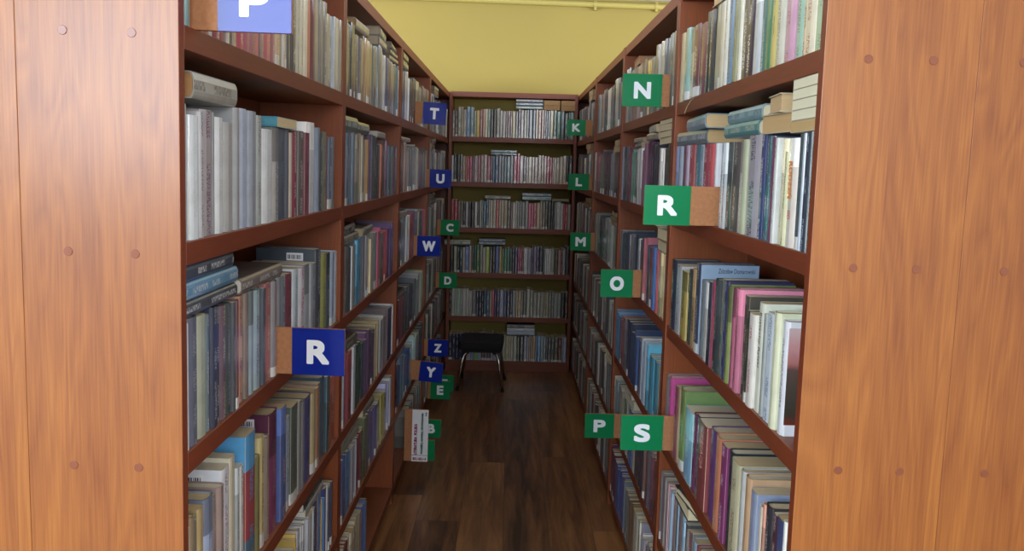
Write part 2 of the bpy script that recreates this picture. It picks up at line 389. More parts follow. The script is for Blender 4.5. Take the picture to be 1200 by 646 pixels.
# back rack: open to the yellow wall
rk = empty('bookcase', ROW['b'] @ Matrix.Translation(((XB0 + XB1) / 2, 0, 0)))
tag(rk, 'open backed bookcase against the yellow wall at the end of the aisle', 'bookcase')
hw = (XB1 - XB0) / 2
for x0, x1 in ((-hw, -hw + UP), (hw - UP, hw)):
    b = MB(); b.box(x0, x1, 0, DEP, 0, HB[6], 0, ((2,), 1)); b.build('side_panel', [M_wood, M_edgev], rk, bevel=.0012)
for i, h in enumerate(HB):
    b = MB(); b.box(-hw + UP + .0003, hw - UP - .0003, 0, DEP, h - T, h, 0, ((2,), 1)); b.build('top_board' if i == 6 else 'shelf', [M_shelfx, M_edgex], rk, bevel=.001)
b = MB(); b.box(-hw + UP, hw - UP, .004, .02, .001, HB[0] - T - .0005); b.build('plinth', M_edgex, rk)

# ------------------------------------------------------------------ letter signs on fibreboard blocks
occupied = {'l': [], 'r': [], 'b': []}      # (s, half thickness, level)
def shelf_z(sd, lv): return H[lv]
SIGNS = [  # side, letter, colour x0, x1, y0, y1, board start x, level, tilt, label
 ('l', 'P', 'b', 255, 341, -34, 38, 228, 5, 0, 'blue shelf sign with white letter P, cut off at the top edge'),
 ('l', 'R', 'b', 342, 403, 386, 440, 329, 3, 0, 'blue shelf sign with white letter R on the near left shelf'),
 ('l', 'T', 'b', 494.5, 522, 121, 146.5, 486, 5, 2, 'dark blue shelf sign with white letter T'),
 ('l', 'U', 'b', 504, 529, 199, 220, 498.5, 4, 0, 'dark blue shelf sign with white letter U'),
 ('l', 'W', 'b', 488.5, 516, 277, 300.5, 481.5, 3, 0, 'dark blue shelf sign with white letter W'),
 ('l', 'Z', 'b', 501, 524.5, 398.5, 418, 494, 1, 0, 'dark blue shelf sign with white letter Z'),
 ('l', 'Y', 'b', 490, 517, 426, 449, 485.5, 1, 5, 'tilted dark blue shelf sign with white letter Y'),
 ('l', 'C', 'g', 516, 538, 258, 276, 513, 3, 0, 'small green shelf sign with white letter C'),
 ('l', 'D', 'g', 514, 535, 320, 338, 511, 2, 0, 'small green shelf sign with white letter D'),
 ('l', 'F', 'g', 511, 531, 440, 459, 506, 0, 0, 'green shelf sign with letter F half hidden behind the E sign'),
 ('l', 'E', 'g', 504, 527, 447, 468, 500.5, 0, 0, 'green shelf sign with white letter E under the Y sign'),
 ('l', 'B', 'g', 494, 516, 492, 513, 488, 0, 0, 'green shelf sign with letter B behind the white printed label'),
 ('l', None, 'g', 486, 509, 516, 540, 480, 0, 0, 'green shelf sign with its letter hidden behind the white label'),
 ('r', 'N', 'g', 729, 775, 87, 125, 789, 5, 0, 'green shelf sign with white letter N, highest on the right'),
 ('r', 'K', 'g', 664, 686, 140.5, 159, 692, 5, 0, 'small green shelf sign with white letter K'),
 ('r', 'L', 'g', 666, 690, 204, 223, 697, 4, 0, 'small green shelf sign with white letter L'),
 ('r', 'M', 'g', 668, 692, 273, 294, 698, 3, 0, 'small green shelf sign with white letter M'),
 ('r', 'R', 'g', 754, 808, 218, 264, 821, 4, 0, 'large green shelf sign with white letter R'),
 ('r', 'O', 'g', 703.5, 741, 316.5, 348.5, 748, 3, 0, 'green shelf sign with white letter O'),
 ('r', 'P', 'g', 685, 719, 485.5, 513.5, 725, 1, 0, 'green shelf sign with white letter P, left of the S sign'),
 ('r', 'S', 'g', 727, 776, 487.5, 528, 780, 2, 0, 'green shelf sign with white letter S'),
]
LW = {'P': .34, 'R': .36, 'T': .32, 'U': .32, 'W': .46, 'Z': .30, 'Y': .33, 'C': .32, 'D': .33, 'F': .26, 'E': .28, 'B': .32, 'N': .36, 'K': .36, 'L': .26, 'M': .42, 'O': .36, 'S': .32}
SIGN_G = None
for sd, ch, colr, x0, x1, y0, y1, xb, lv, tilt, lab in SIGNS:
    Mr = ROW[sd]; Mi = Mr.inverted(); oc = Mi @ CAM; xm = (x0 + x1) / 2
    d = Mi.to_3x3() @ ray(xm, y1)
    t = (shelf_z(sd, lv) - oc.z) / d.z
    def at(px, py): dd = Mi.to_3x3() @ ray(px, py); k = (oc + d * t).y; tt = (k - oc.y) / dd.y; return oc + dd * tt
    p0, p1 = at(x0, y1), at(x1, y1); sy = p0.y
    for k_ in (1, 2, 3):
        if -UP - .0145 < sy - k_ * UN < UP + .002: sy = k_ * UN - UP - .0145
    del k_; hgt = (at(xm, y0).z - at(xm, y1).z)
    xa, xc = p0.x, p1.x                                 # colour film range in row x
    xw = at(xb, y1).x
    inner = (-.055 if sd == 'l' else .055) if lv else xw
    if sd == 'l': B0, B1 = min(inner, xw), xc
    else: B0, B1 = xa, max(inner, xw)
    th = .012
    root = empty('letter_sign', Mr @ Matrix.Translation(((xa + xc) / 2, sy, shelf_z(sd, lv) + .0005)) @ Matrix.Rotation(math.radians(tilt), 4, 'Y'))
    lift = math.tan(math.radians(abs(tilt))) * .06
    tag(root, lab, 'sign', 'letter signs along the shelves')
    ox = (xa + xc) / 2; zz = lift
    b = MB(); b.box(B0 - ox, B1 - ox, 0, th, zz, zz + hgt); b.build('board', M_mdf, root, bevel=.001)
    b = MB(); b.box(xa - ox - (.0008 if sd == 'r' else 0), xc - ox + (.0008 if sd == 'l' else 0), -.0008, -.0001, zz - .0004, zz + hgt + .0006)
    b.build('colour_panel', M_blue if colr == 'b' else M_green, root, bevel=.0002)
    if ch:
        W_ = abs(xc - xa); hh = W_ * (.36 if sd == 'r' else .36) * (1.0 if ch not in 'P' or sd == 'r' else 1.1)
        lh = hgt * .52
        o = text_mesh('letter', ch, (W_ * LW[ch] * 1.2, lh), .0006, M_lettr, root, (0, -.0009, zz + hgt * .5), bold=.06)
    occupied[sd].append((sy + th / 2, th / 2 + .0015, lv))
# the tall white printed label in front of the B sign
sd = 'l'; Mr = ROW[sd]; Mi = Mr.inverted(); oc = Mi @ CAM
d = Mi.to_3x3() @ ray(491, 541); t = (H[0] - oc.z) / d.z; ys = (oc + d * t).y
def atl(px, py): dd = Mi.to_3x3() @ ray(px, py); return oc + dd * ((ys - oc.y) / dd.y)
q0, q1, qt, qw = atl(482, 541), atl(500.5, 541), atl(491, 481), atl(473, 541)
hgt = qt.z - q0.z; ox = (q0.x + q1.x) / 2
root = empty('label_board', Mr @ Matrix.Translation((ox, ys, H[0] + .0005)))
tag(root, 'tall wood board with white printed sheet of maroon and green text', 'sign')
b = MB(); b.box(qw.x - ox, q1.x - ox, 0, .014, 0, hgt); b.build('board', M_mdf, root, bevel=.001)
sh = MB(); sh.box(q0.x - ox, q1.x - ox + .001, -.001, -.0001, -.0003, hgt + .0004); sheet = sh.build('printed_sheet', M_paper, root)
W_ = q1.x - q0.x
def tx(body, size, mtl, loc, rot=(PI / 2, 0, 0), bold=.07): text_mesh('lettering', body, size, .0003, mtl, sheet, loc, rot, bold=bold)
RV = (PI / 2, -PI / 2, 0)
tx('LITERATURA  POLSKA', (hgt * .6, W_ * .2), M_inkr, (-W_ * .27, -.0012, hgt * .43), RV)
tx('POWIE\u015aCI, NOWELE, OPOWIADANIA', (hgt * .80, W_ * .2), M_inkg, (W_ * .12, -.0012, hgt * .545), RV)
tx('F-N', (hgt * .07, W_ * .13), M_inkg, (W_ * .37, -.0012, hgt * .92), RV)
tx('821.162.1-3', (W_ * .85, hgt * .05), M_inkr, (0, -.0012, hgt * .052))
b = MB(); b.box(-W_ / 2, W_ / 2, -.0014, -.0011, hgt * .115, hgt * .122); b.build('rule_line', M_inkk, sheet)
occupied['l'].append((ys + .007, .009, 0))

# ------------------------------------------------------------------ books: data
# near bays, read left to right: (x0, x1, top y, cover, second colour / mark)
BAYS = {}
BAYS['l', 5] = (55, [(210.4,215,-90,'#c9c9c6'),(215,221.5,-85,'#5f8c84'),(222,231,-80,'#b5705c'),(231,239.5,-72,'#8a3a3c'),(239.5,248,-66,'#9a2740'),(248,253,-66,'#c2a892'),(253,262,-60,'#a02245'),(262,268,-60,'#a82d52'),(268,271,-58,'#b09a90'),(271,274,-56,'#4c4a48'),(274,278,-52,'#b0a08c'),(278,286,-52,'#c01f50'),(286,293,-50,'#c4234f'),(293,298,-46,'#b8506c'),(298,304,-44,'#b06a6e'),(304,309,-40,'#c75a70'),(309,312,-38,'#a08880'),(312,321,-38,'#c03a5e'),(321,324,-34,'#a06070'),(324,331,-34,'#d0ae96'),(331,335,-30,'#8a8480'),(335,338,-26,'#c8c6c2'),(338,342,-24,'#8a7684'),(342,346.5,-22,'#4a4c58'),(346.5,351.5,-20,'#3c3d48'),(351.5,355,-16,'#b8b4a4'),(355,358.5,-14,'#c9c4ae'),(358.5,364.5,-12,'#dcd6c4'),(364.5,369.5,-5,'#b8323c'),(369.5,373,-3,'#6c3038'),(373,378,0,'#8e8a88'),(378,382,1,'#77767a'),(382,386,3,'#6a6c70'),(386,389.5,17,'#a09a90'),(389.5,393.5,19,'#4d80a8'),(393.5,396,20,'#b4b4b4'),(396,400,22,'#c6c2b2'),(400,402.5,24,'#9a958a')])
BAYS['l', 4] = (200, [(212,220.5,121,'#aeb4b4'),(221,234,135,'#dfe6e8'),(234,241,131,'#b9b7ba'),(241,254.5,129,'#a89fa0','#7a4a72'),(254.5,256.5,132,'#8c8c8c'),(257,267,138,'#dde0e2'),(268,278.5,144,'#b0b0ae'),(279,285.5,127,'#a6a8aa'),(286,295.5,128,'#b6c2d8'),(295.5,304,131,'#9aa2ae'),(304,311.5,136,'#bcc6c4'),(312,323.5,152,'#e0e6ea'),(323.5,331,150,'#b4b2ac'),(331,340,151,'#4c5868'),(340,344.5,152,'#5c6474'),(344.5,348,156,'#d4c8b4'),(348,353,155,'#8c2c44','#d8d0d0'),(353,359.5,154,'#6a6668','#c8c8c8'),(359.5,365,156,'#7c3048'),(365,374,144,'#dcdce2',None,'L'),(374,376.5,150,'#7c8a9c'),(376.5,380,155,'#4e5658'),(380,385,155,'#7c8274'),(385,388.7,159,'#86505c'),(388.7,392.5,161,'#5c6c88','#d0d4dc'),(392.5,395.5,161,'#77838f')])
BAYS['l', 3] = (400, [(212,218.5,383,'#d6dade'),(219,231,375,'#5c6072','#8a9098'),(232,243,372,'#aab09a'),(243,248,371,'#6c8088'),(248,255,362,'#2e3850','#a8aeb8'),(255,261,361,'#3c4458','#b0b0b8'),(261,268,359,'#6c5460'),(269,274,356,'#3e4a4a','#909898'),(274,278,355,'#555a60'),(278,281.5,353,'#6e4450'),(281.5,285,351,'#4c4850'),(285,292,347,'#c69078'),(292,297,344,'#8a7a70'),(297,303,341,'#9ab0b8'),(303,311,340,'#a4bcc4'),(311,315,338,'#4e5660'),(315,322,332,'#a85c60'),(322,329.5,329,'#8c8c90','#b04050'),(329.5,335,325,'#8c9094'),(335,340,323,'#74808a'),(340,348,321,'#7a2c44'),(348,354,315,'#c8d4dc','#3c9cc0'),(354,361,314,'#d8d4da','#c83a90'),(361,367,310,'#aab0b8'),(367,373,309,'#98a2ac'),(373,380,292,'#434e5c',None,'L'),(380,387,298,'#a8ae58'),(387,391.5,297,'#445468'),(391.5,395,296,'#9ab0c8'),(395,400,295,'#c0ccdc')])
BAYS['l', 2] = (560, [(210,217,633,'#d8dce0'),(217,223,617,'#9c8864'),(223,230,616,'#7c7460'),(231,239,603,'#b49a60'),(239,251,588,'#98a8c8','#5878b0'),(251,256,586,'#8a7c78'),(256,264,573,'#a08880'),(264,274.5,550,'#dfe2ea',None,'L'),(274.5,282,536,'#cfc8ac'),(282.5,287,548,'#a8b0b4'),(287,292.5,546,'#d4d6d0'),(293,304.5,508,'#a02838','#2c9cd8','T'),(305,310,535,'#7a7440'),(310,316,512,'#c8b878'),(316,321,512,'#8a7c70'),(321,331,483,'#7c2458',None,'L'),(331,338,477,'#34589c'),(338,344,490,'#a0b4c8'),(344,352,475,'#4c5c58'),(352,356,471,'#90928c'),(356,360,470,'#7c7c84'),(360,368,465,'#3c3c78'),(368,373,460,'#b8a878'),(373,376,455,'#b07850'),(376,379.5,450,'#8c7468'),(380,385,442,'#3c5468'),(385,389,441,'#2c4c58'),(389.5,396,441,'#a04428')])
BAYS['r', 5] = (60, [(794,797.5,41,'#c8bc98'),(797.5,801,39,'#d2c8a2','#8a7050'),(801,805,35,'#8cb4ac'),(805,810,35,'#c8c0a0'),(810,817,31,'#6a2440'),(817,824,29,'#702840'),(824,828,16,'#242428'),(828,833,14,'#3a3a3c','#b0b0b0'),(833,838,8,'#a09c88'),(838,842,6,'#a8a494'),(842,846,4,'#d6d2c0'),(846,850,3,'#dcdcd0','#8a8a8a'),(850,857,0,'#4c88b8','#203850'),(857,861,-3,'#8a8a64','#40402c'),(861,864,-6,'#d8d4c0'),(864,871,-8,'#4c4444','#d0d0d0'),(871,878,-12,'#3c2c34','#e0e0e0'),(878,886,-18,'#c0ccd8'),(886,892,-24,'#2c7070'),(892,898,-28,'#2c7c50'),(898,901,-30,'#5c9c70'),(901,907,-34,'#c4b45c','#7a7a50'),(907,915.5,-38,'#c2c2b0','#8a9088'),(916,927,-44,'#c490ac','#a06088'),(927,936,-50,'#90bca8','#608878'),(936,942,-54,'#cfc0a0','#907050'),(942,953,-58,'#d8d0b4','#b05858'),(953,966,-64,'#9cc4a4','#709880')])
BAYS['r', 4] = (230, [(786.5,792,172,'#6c8cc0'),(792,796,172,'#98a8b8'),(796,800,171,'#7c3c58'),(800,803,171,'#b0a0b8'),(803,809,170,'#a03844','#d8c0c0'),(809,815,170,'#3c7c90'),(815,820,170,'#a8b8c8','#506070'),(820,827,169,'#9c2c44','#e0b0b0'),(827,831,169,'#b03038'),(831,838,168,'#dce0e4'),(838,842.5,168,'#ccd4dc','#607080'),(842.5,847,168,'#c0c8cc','#607080'),(847,853,167,'#3c4848','#a8b0a8'),(853,860,167,'#504c4c','#b0a8a0'),(860,865,165,'#dccfc4'),(865,870,164,'#b8c0a0'),(870,885,159,'#a8a4b0','#4c4c58'),(885,890.5,159,'#2c3c70','#d0d8e8'),(890.5,895,160,'#2c5c6c'),(895,900,160,'#3c7480','#a0c0c0'),(900,904,161,'#6c2c54'),(904,908,162,'#ccd0cc','#606860'),(908,914,163,'#c4bc98'),(914,920,178,'#dcdcb0','#8a8c60'),(920,931,162,'#dcd4c8','#e08a30'),(931,938,157,'#44545c'),(938,941,156,'#c8d4e0'),(941,948,155,'#2c3848','#a8b8c8'),(948,952,154,'#b8ccd0'),(952,957,153,'#1c1c24','#c0c0c0')])
BAYS['r', 3] = (400, [(784,788,303,'#2c3444',None,None),(788,794,310,'#b8c0c8'),(794,801,317,'#c0a844','#4c4424'),(801,805,315,'#3c4848','#90a098'),(805,811,314,'#b8945c','#202020'),(811,816.5,307,'#384058',None,'Z'),(816.5,820.5,327,'#6c7880'),(821,826,330,'#d0d0c8'),(826,830,329,'#24283c','#a8a8b8'),(830,833,328,'#98284c'),(833,839,326,'#343c40','#a0a8a0'),(839,843.5,326,'#607470'),(843.5,847,328,'#2c2c58','#a8a8c8'),(847,851.5,333,'#84944c','#404c20'),(852,857,337,'#b85878','#702c44'),(857,863,337,'#c06884','#702c44'),(864,869.5,345,'#4c4840'),(870,873,362,'#28342c'),(873,880,366,'#dcd8d0','#c03848'),(880,886.5,353,'#dce0cc','#384838'),(886.5,890,366,'#a0a8a8'),(890,899,365,'#ccdce8','#8090b0'),(899,906,364,'#d8dcb8'),(906,913,374,'#dce0e8',None,'C')])
BAYS['r', 2] = (520, [(774,780,437,'#8c8c8c'),(780,787,442,'#c02c88'),(787,789.5,450,'#7c2440'),(789.5,792.5,452,'#c4a47c'),(792.5,798,453,'#6c8c48'),(799,808,478,'#78b8dc','#c8e0f0'),(808,811.5,482,'#64284c'),(811.5,815,484,'#2c3454'),(815,825,493,'#8c3438','#d08078'),(825,832,500,'#5c2c70'),(832,839,508,'#c87444'),(839,846,518,'#84206c','#e0c0d8'),(846,852,525,'#1c2c38'),(852,862,537,'#c8c49c','#806c44'),(862,867,547,'#b8bcb8'),(867,874,555,'#c0986c'),(874,882.5,573,'#8898b8'),(883,888,592,'#d4ccb4'),(888,892.5,590,'#b87c68'),(892.5,901,593,'#24262c','#b0b0b0'),(901,908,606,'#482434','#c0a0a8'),(908,918,613,'#24345c'),(918,922,617,'#c8d8c4'),(922,929,623,'#2c4448')])
GEN = {  # generic bays by (side, unit, level) in colour order from the near end
('l',1,5): '#6f7470 #3e4350 #7d7470 #9a7f74 #a5865c #b09468 #5d6468 #7b7d78 #8a8680 #d8d8d8 #4d4a6b #77655f #9a9284 #6d6660 #5f7f90 #d5d3cc #6d5c54 #888078',
('l',1,4): '#5a7288 #64788c #8c8478 #b0a890 #8c8880 #b88c54 #5c4c68 #3c4448 #30383c #505850 #c86448 #5c3c34 #6c3c5c #4c6474 #3c4c58 #747c80',
('l',1,3): '#70645c #30343c #c8ccd0 #6c6860 #3c90b8 #80848c #8c8c94 #c8b890 #7c7c74 #909498 #c05878 #64605c #a82440 #b83c4c #40345c #584070 #6c5058 #88807c',
('l',1,2): '#c8d0dc #8c2c38 #c8ccd4 #2c4c40 #3c4454 #64446c #544060 #b8a880 #c8c8cc #8c7c80 #34385c #c8c8cc #8c8454 #605868 #78747c',
('l',1,1): '#384c7c #2c6c9c #a0a0ac #701c38 #50543c #4c3c7c #584880 #8c9080 #a09440 #a8a8d0 #c8c8d0 #8c8078 #705c50 #74707c',
('l',1,0): '#606468 #7c2030 #c8c0a8 #a89c84 #b0a488 #3c5ca0 #54585c #8c8478',
('l',2,5): '#5c5c70 #c8ccd0 #5c4c4c #544c44 #b8ac88 #a8a488 #90806c #84786c #b89c70 #74706c',
('l',2,4): '#805c50 #a0847c #7c7c74 #84808c #a8ac94 #8c6c78 #706c60 #949088',
('l',2,3): '#403c44 #7c8084 #d0d0d0 #a02c30 #584860 #b0b0b0 #68685c #585860 #c84c70 #80787c',
('l',2,2): '#702838 #783040 #504c54 #3c4050 #38384c #6c747c #a8b0b8 #b0b49c #707448',
('l',2,1): '#2c3c54 #5c7890 #20487c #a8c4c4 #8c9484 #484c54',
('r',1,5): '#6c6a66 #5c6468 #c8c4b8 #8c8880 #c8a848 #7c706c #9a8078 #7c5c54 #5a6460 #88807c',
('r',1,4): '#3c3c34 #d8d4cc #34303c #5c2454 #74445c #d0d0d0 #588878 #6c2c48 #4c505c #7c88a0 #d0ccc0 #68605c',
('r',1,3): '#c0a870 #c4b080 #a83440 #345c98 #8c3c3c #3c4454 #c06070 #5c4c50 #a8b0b8 #2c3848 #4c5868 #7c7478 #34405c #405060 #384858 #788084',
('r',1,2): '#a49c84 #2c8098 #388ca4 #98a8b8 #a8b4c4 #2c4c80 #283c60 #2c3450 #7c7c84 #8c5058 #3c6c90 #3c78a8 #88a8c8 #b0c0cc #4c5c78',
('r',1,1): '#5c2c34 #6c5c68 #7c5c50 #30303c #403840 #908474 #2c5c90 #a8aca0 #70785c #9c9484 #687c84 #a8aca4 #5c5c5c',
('r',1,0): '#706c74 #a4a4b4 #b8b4a0 #6c4c2c #6c7478 #283c7c #304c90 #54284c #7c7c80',
('r',2,3): '#686860 #a8aca8 #787c7c #444c50 #88847c #585050',
('r',2,4): '#54444c #787c80 #4c3044 #584048 #6c706c #944c5c #c8c8c0',
}
BACKP = {
5: '#6b5f55 #3c3634 #8a8272 #a8a284 #a89c90 #4a7ea8 #6c8088 #8ca484 #c8a040 #8c4444 #c89c80 #d0c8b0 #6c8878 #201e20 #2a2628 #8c8880 #b4b0a8 #a09c9c #7c6058 #80625c #786c60 #c8bc94 #24242c #4c5468 #a08888 #98a088 #8c8c84 #34405c #3c4460 #b89c6c #8c5434 #a06438 #6c4434 #2c4468 #6c7478 #c8b88c #345c50 #3c7460 #2c4c48 #34384c #2c7058 #6c8078',
4: '#b0b8b8 #242428 #2c2c2c #88807c #a09080 #b84048 #c04450 #a03060 #54445c #b09898 #a04c68 #a89088 #c8c0b8 #a03c60 #4c4048 #2c5c84 #24507c #a09ca0 #586c78 #7c8c98 #5c7c8c #8c9ca0 #a82458 #c8246c #d0c8c0 #54285c #c0b4a4 #bcb0a0 #c8b49c #98847c #b8a490 #b4a08c #c0a898 #a81840 #a02040 #c09c84 #c8b8a8 #a89c8c #b4a898 #c0b4a0 #1c1818 #242020',
3: '#8c2434 #a82038 #70605c #7c6c60 #242428 #b0acb0 #302c30 #1c1c20 #d0ccc8 #242424 #9ca0a0 #688074 #34607c #285880 #b8b0a4 #b4aa9c #a8a090 #c03440 #a89c8c #b0a080 #a49474 #5c4c40 #6c5054 #c8c0b8 #a8a8a0 #7c7c7c #888c8c #7c8080 #98989c #c83c70 #c44878 #a02c4c #c8b090 #a89478 #6c6858 #54584c #2c302c #383c40 #242428 #9ca0a0 #c0c0bc #b0b4b4 #a81c38 #b01c3c #847c78',
2: '#1c1c20 #a8a894 #20302c #24445c #b4a88c #5c78b0 #b89c94 #2c4438 #205c34 #24683c #8c8c80 #b0a8a0 #94ac3c #302c30 #2c2c30 #2458a0 #b8984c #3c7c50 #40805c #34706c #244444 #202c58 #28245c #a02468 #a82058 #6c2c3c #c8c8d0 #8c8ca0 #302c40 #7068a0 #4c4864 #2c3450 #205060 #d0d0d4 #d8d8dc #d4d4d4 #9ca494 #54484c #b89888 #7c2434 #a0a0a4 #242c34',
1: '#242028 #a8a89c #a4b0a0 #a8b4a4 #a0ac9c #b4b0ac #b8b4ae #b4b0aa #706c70 #24283c #242840 #1c1c24 #205070 #3c5c70 #a89c90 #c02840 #28205c #242c5c #9ca4c0 #28285c #2c3060 #1c2038 #8c9098 #a49470 #b8a078 #7c7468 #48484c #a8ac98 #7c8070 #8c8c80 #98988c #90907c #9c9c8c #a09c6c #707470 #74787c #889088 #8c9494 #201c20 #282424',
0: '#1c2444 #202850 #1c2448 #242c54 #202850 #b0a8b8 #a8a0b8 #6c8cb0 #88a868 #9cb848 #74a0b0 #7c3440 #6c5468 #54485c #a8a4b8 #a09cb0 #6c6084 #807c94 #a4a48c #a8a47c #b0a47c #a8a898 #9ca08c #2c3c34 #14141c #8c90a0 #a8a4b0 #8c7460 #9c8468 #b87c34 #4c8cb8 #3c74a0 #88a0a8 #747880 #54545c #44485c #5c6054 #606458 #6c2c34 #8c94a4 #a0b0c8'}
def hexmix(h, f):
    c = [int(h[i:i + 2], 16) for i in (1, 3, 5)]
    return '#%02x%02x%02x' % tuple(max(0, min(255, int(x * f))) for x in c)
# name of a colour as people say it
CN = {'white': '#dde0e4', 'light grey': '#b4b6b6', 'grey': '#868888', 'dark grey': '#555a5e', 'black': '#24262a', 'cream': '#d4ccb0', 'beige': '#b0a488', 'tan': '#b89060', 'brown': '#7c6458', 'dark brown': '#4c3c38', 'navy blue': '#2c3858', 'blue': '#4078b0', 'light blue': '#90b0cc', 'slate blue': '#64788c', 'teal': '#3c7c84', 'pale teal': '#90b8ac', 'green': '#3c7c50', 'olive green': '#84904c', 'dark green': '#34483c', 'yellow': '#c4b050', 'orange': '#c87448', 'salmon pink': '#c08c78', 'red': '#b03440', 'maroon': '#742c44', 'crimson': '#b8244c', 'pink': '#c06480', 'magenta': '#c02c88', 'pale pink': '#c498a8', 'purple': '#5c3c74', 'mauve': '#887080', 'pale green': '#9cc4a4'}
CNV = {k: [int(v[i:i + 2], 16) for i in (1, 3, 5)] for k, v in CN.items()}
def cname(h):
    c = [int(h[i:i + 2], 16) for i in (1, 3, 5)]
    return min(CNV, key=lambda k: sum((a - b) ** 2 * w_ for a, b, w_ in zip(c, CNV[k], (1, 1, 1))))
ORD = 'first second third fourth fifth sixth seventh eighth ninth tenth eleventh twelfth thirteenth fourteenth fifteenth sixteenth seventeenth eighteenth nineteenth twentieth'.split()
TENS = {2: 'twenty', 3: 'thirty', 4: 'forty', 5: 'fifty', 6: 'sixty', 7: 'seventy'}
def ordn(n):
    if n <= 20: return ORD[n - 1]
    if n % 10 == 0: return TENS[n // 10][:-1] + 'ieth'
    return TENS[n // 10] + '-' + ORD[n % 10 - 1]

BOOKS = []     # dicts
def clear_signs(sd, lv, s0, s1):
    for s, hh, l in occupied[sd]:
        if l == lv and s0 < s + hh and s1 > s - hh:
            if (s0 + s1) / 2 < s: s1 = s - hh
            else: s0 = s + hh
    return s0, s1
def marks_for(h):
    c = [int(h[i:i + 2], 16) for i in (1, 3, 5)]; lum = sum(c) / 3
    r = random.random()
    if lum > 130: return random.choice(['#3c3c44', '#7a3040', '#2c4060', '#5a5a5a']), (.55 if r < .5 else .12)
    return random.choice(['#d8d8d8', '#c8c0a0', '#c8c8d0', '#d8a868']), (.6 if r < .55 else .15)
def addbook(sd, lv, s0, s1, h, col, mark=None, flag=None, unit=0, inset=None, depth=None, seg=None, pages=None):
    s0, s1 = clear_signs(sd, lv, s0, s1)
    if s1 - s0 < .003: return None
    mk, amt = marks_for(col)
    if mark: mk, amt = mark, .85
    g = .0006
    BOOKS.append(dict(sd=sd, lv=lv, unit=unit, s0=s0 + g, s1=s1 - g, h=h, col=col, ink=mk, amt=amt, flag=flag, lie=False,
                      inset=random.uniform(.002, .010) if inset is None else inset,
                      depth=(min(.165, max(.11, h * .68)) * random.uniform(.95, 1.05)) if depth is None else depth,
                      pages=pages or random.choice(['#c9b48c', '#cdbb98', '#d6cbb0', '#bfa67c', '#d0c4a8']), seg=seg, hard=(s1 - s0 > .019 and random.random() < .6)))
    return BOOKS[-1]
heights = {'l': H, 'r': H, 'b': HB}
for (sd, lv), (ymid, lst) in BAYS.items():
    # base line of this shelf in the picture, to read each book at its middle
    lo, hi = unit_s[sd, 0]
    room = H[lv + 1] - T - H[lv] - .006
    out = []
    for e in lst:
        x0, x1, yt, col = e[:4]; mark = e[4] if len(e) > 4 else None; fl = e[5] if len(e) > 5 else None
        xm = (x0 + x1) / 2
        s_a, ht = on_row(sd, xm, yt)
        Pb = ROW[sd] @ Vector((0, s_a, H[lv])); yb = project(Pb)[1]
        ya = min(max((yb + yt) / 2, 0), 646)
        sA, sB = on_row(sd, x0, ya)[0], on_row(sd, x1, ya)[0]
        s0, s1 = min(sA, sB), max(sA, sB)
        h = ht - H[lv]
        if h > room: h = min(room, max(.19, room * random.uniform(.76, .86))) if yt < -4 else room
        h = max(h, .12)
        s1 = min(s1, hi - .0005)
        if s1 - s0 < .003: continue
        out.append([s0, s1, h, col, mark, fl])
    out.sort()
    smin = min(o_[0] for o_ in out) if out else 0
    if smin < lo + .001:      # the books nearest the panel keep their order and share the room they have
        for o_ in out:
            for j_ in (0, 1):
                if o_[j_] < .3: o_[j_] = lo + .001 + (o_[j_] - smin) * (.299 - lo) / (.3 - smin)
    for i in range(1, len(out)):
        if out[i][0] < out[i - 1][1]: m_ = (out[i][0] + out[i - 1][1]) / 2; out[i][0] = out[i - 1][1] = m_
    for s0, s1, h, col, mark, fl in out:
        seg = None
        if fl == 'T': seg = [(.0, '#3c6c88'), (.22, col), (.74, '#2c9cd8')]
        elif mark and fl is None and col == '#d8d4da': seg = [(0, col), (.12, '#c83a90'), (.3, col)]
        elif random.random() < .1: seg = [(0, '#d8d8d4'), (.10 + random.random() * .04, col)]
        elif random.random() < .2:
            seg = [(0, col), (random.uniform(.6, .8), hexmix(col, random.choice([.7, 1.25])))]
        addbook(sd, lv, s0, s1, h, col, mark, fl, 0, seg=seg)
# lowest shelves and the rest of the side rows
PAL0 = '#8c8880 #6c6c70 #a8a498 #4c5058 #7c706c #c8c4b8 #5c4c50 #3c4858 #8c7c6c #6c3c48 #9c9c98 #58646c #b0a484 #444048 #7c8488'.split()
def fill(sd, k, lv, s0, s1, pal, hb=.195, fullness=1.0, grow=1.0):
    room = heights[sd][lv + 1] - T - heights[sd][lv] - .01
    s = s0; i = 0; hcur = hb
    while s < s1 - .006:
        c = pal[i % len(pal)] if i < len(pal) else random.choice(pal)
        c = hexmix(c, random.uniform(.9, 1.08))
        th = min(max(random.lognormvariate(math.log(.0185), .42), .007), .045) * grow
        if s + th > s1: break
        if random.random() < .3: hcur = hb + random.uniform(-.012, .022)
        h = min(room, max(.155, hcur + random.uniform(-.004, .004)))
        seg = [(0, '#cfcfcc'), (.1 + random.random() * .05, c)] if random.random() < .15 else ([(0, hexmix(c, .8)), (.3, c), (.8, hexmix(c, 1.2))] if random.random() < .25 else None)
        addbook(sd, lv, s, s + th, h, c, unit=k, seg=seg)
        s += th + (random.uniform(0, .002)); i += 1
fill('l', 0, 1, .50, 1.17, '#8c9098 #3c4058 #c8ccd0 #2c3c78 #2c6ca8 #c8a43c #a8acb4 #c4ccd0'.split())
fill('l', 0, 1, UP, .49, PAL0); fill('l', 0, 0, UP, 1.19, PAL0)
fill('r', 0, 1, UP, 1.19, (PAL0[:8] + '#a02440 #c8a0a8 #5c5c64 #78a0c0 #8cb0cc #90b4cc'.split())); fill('r', 0, 0, UP, 1.19, PAL0)
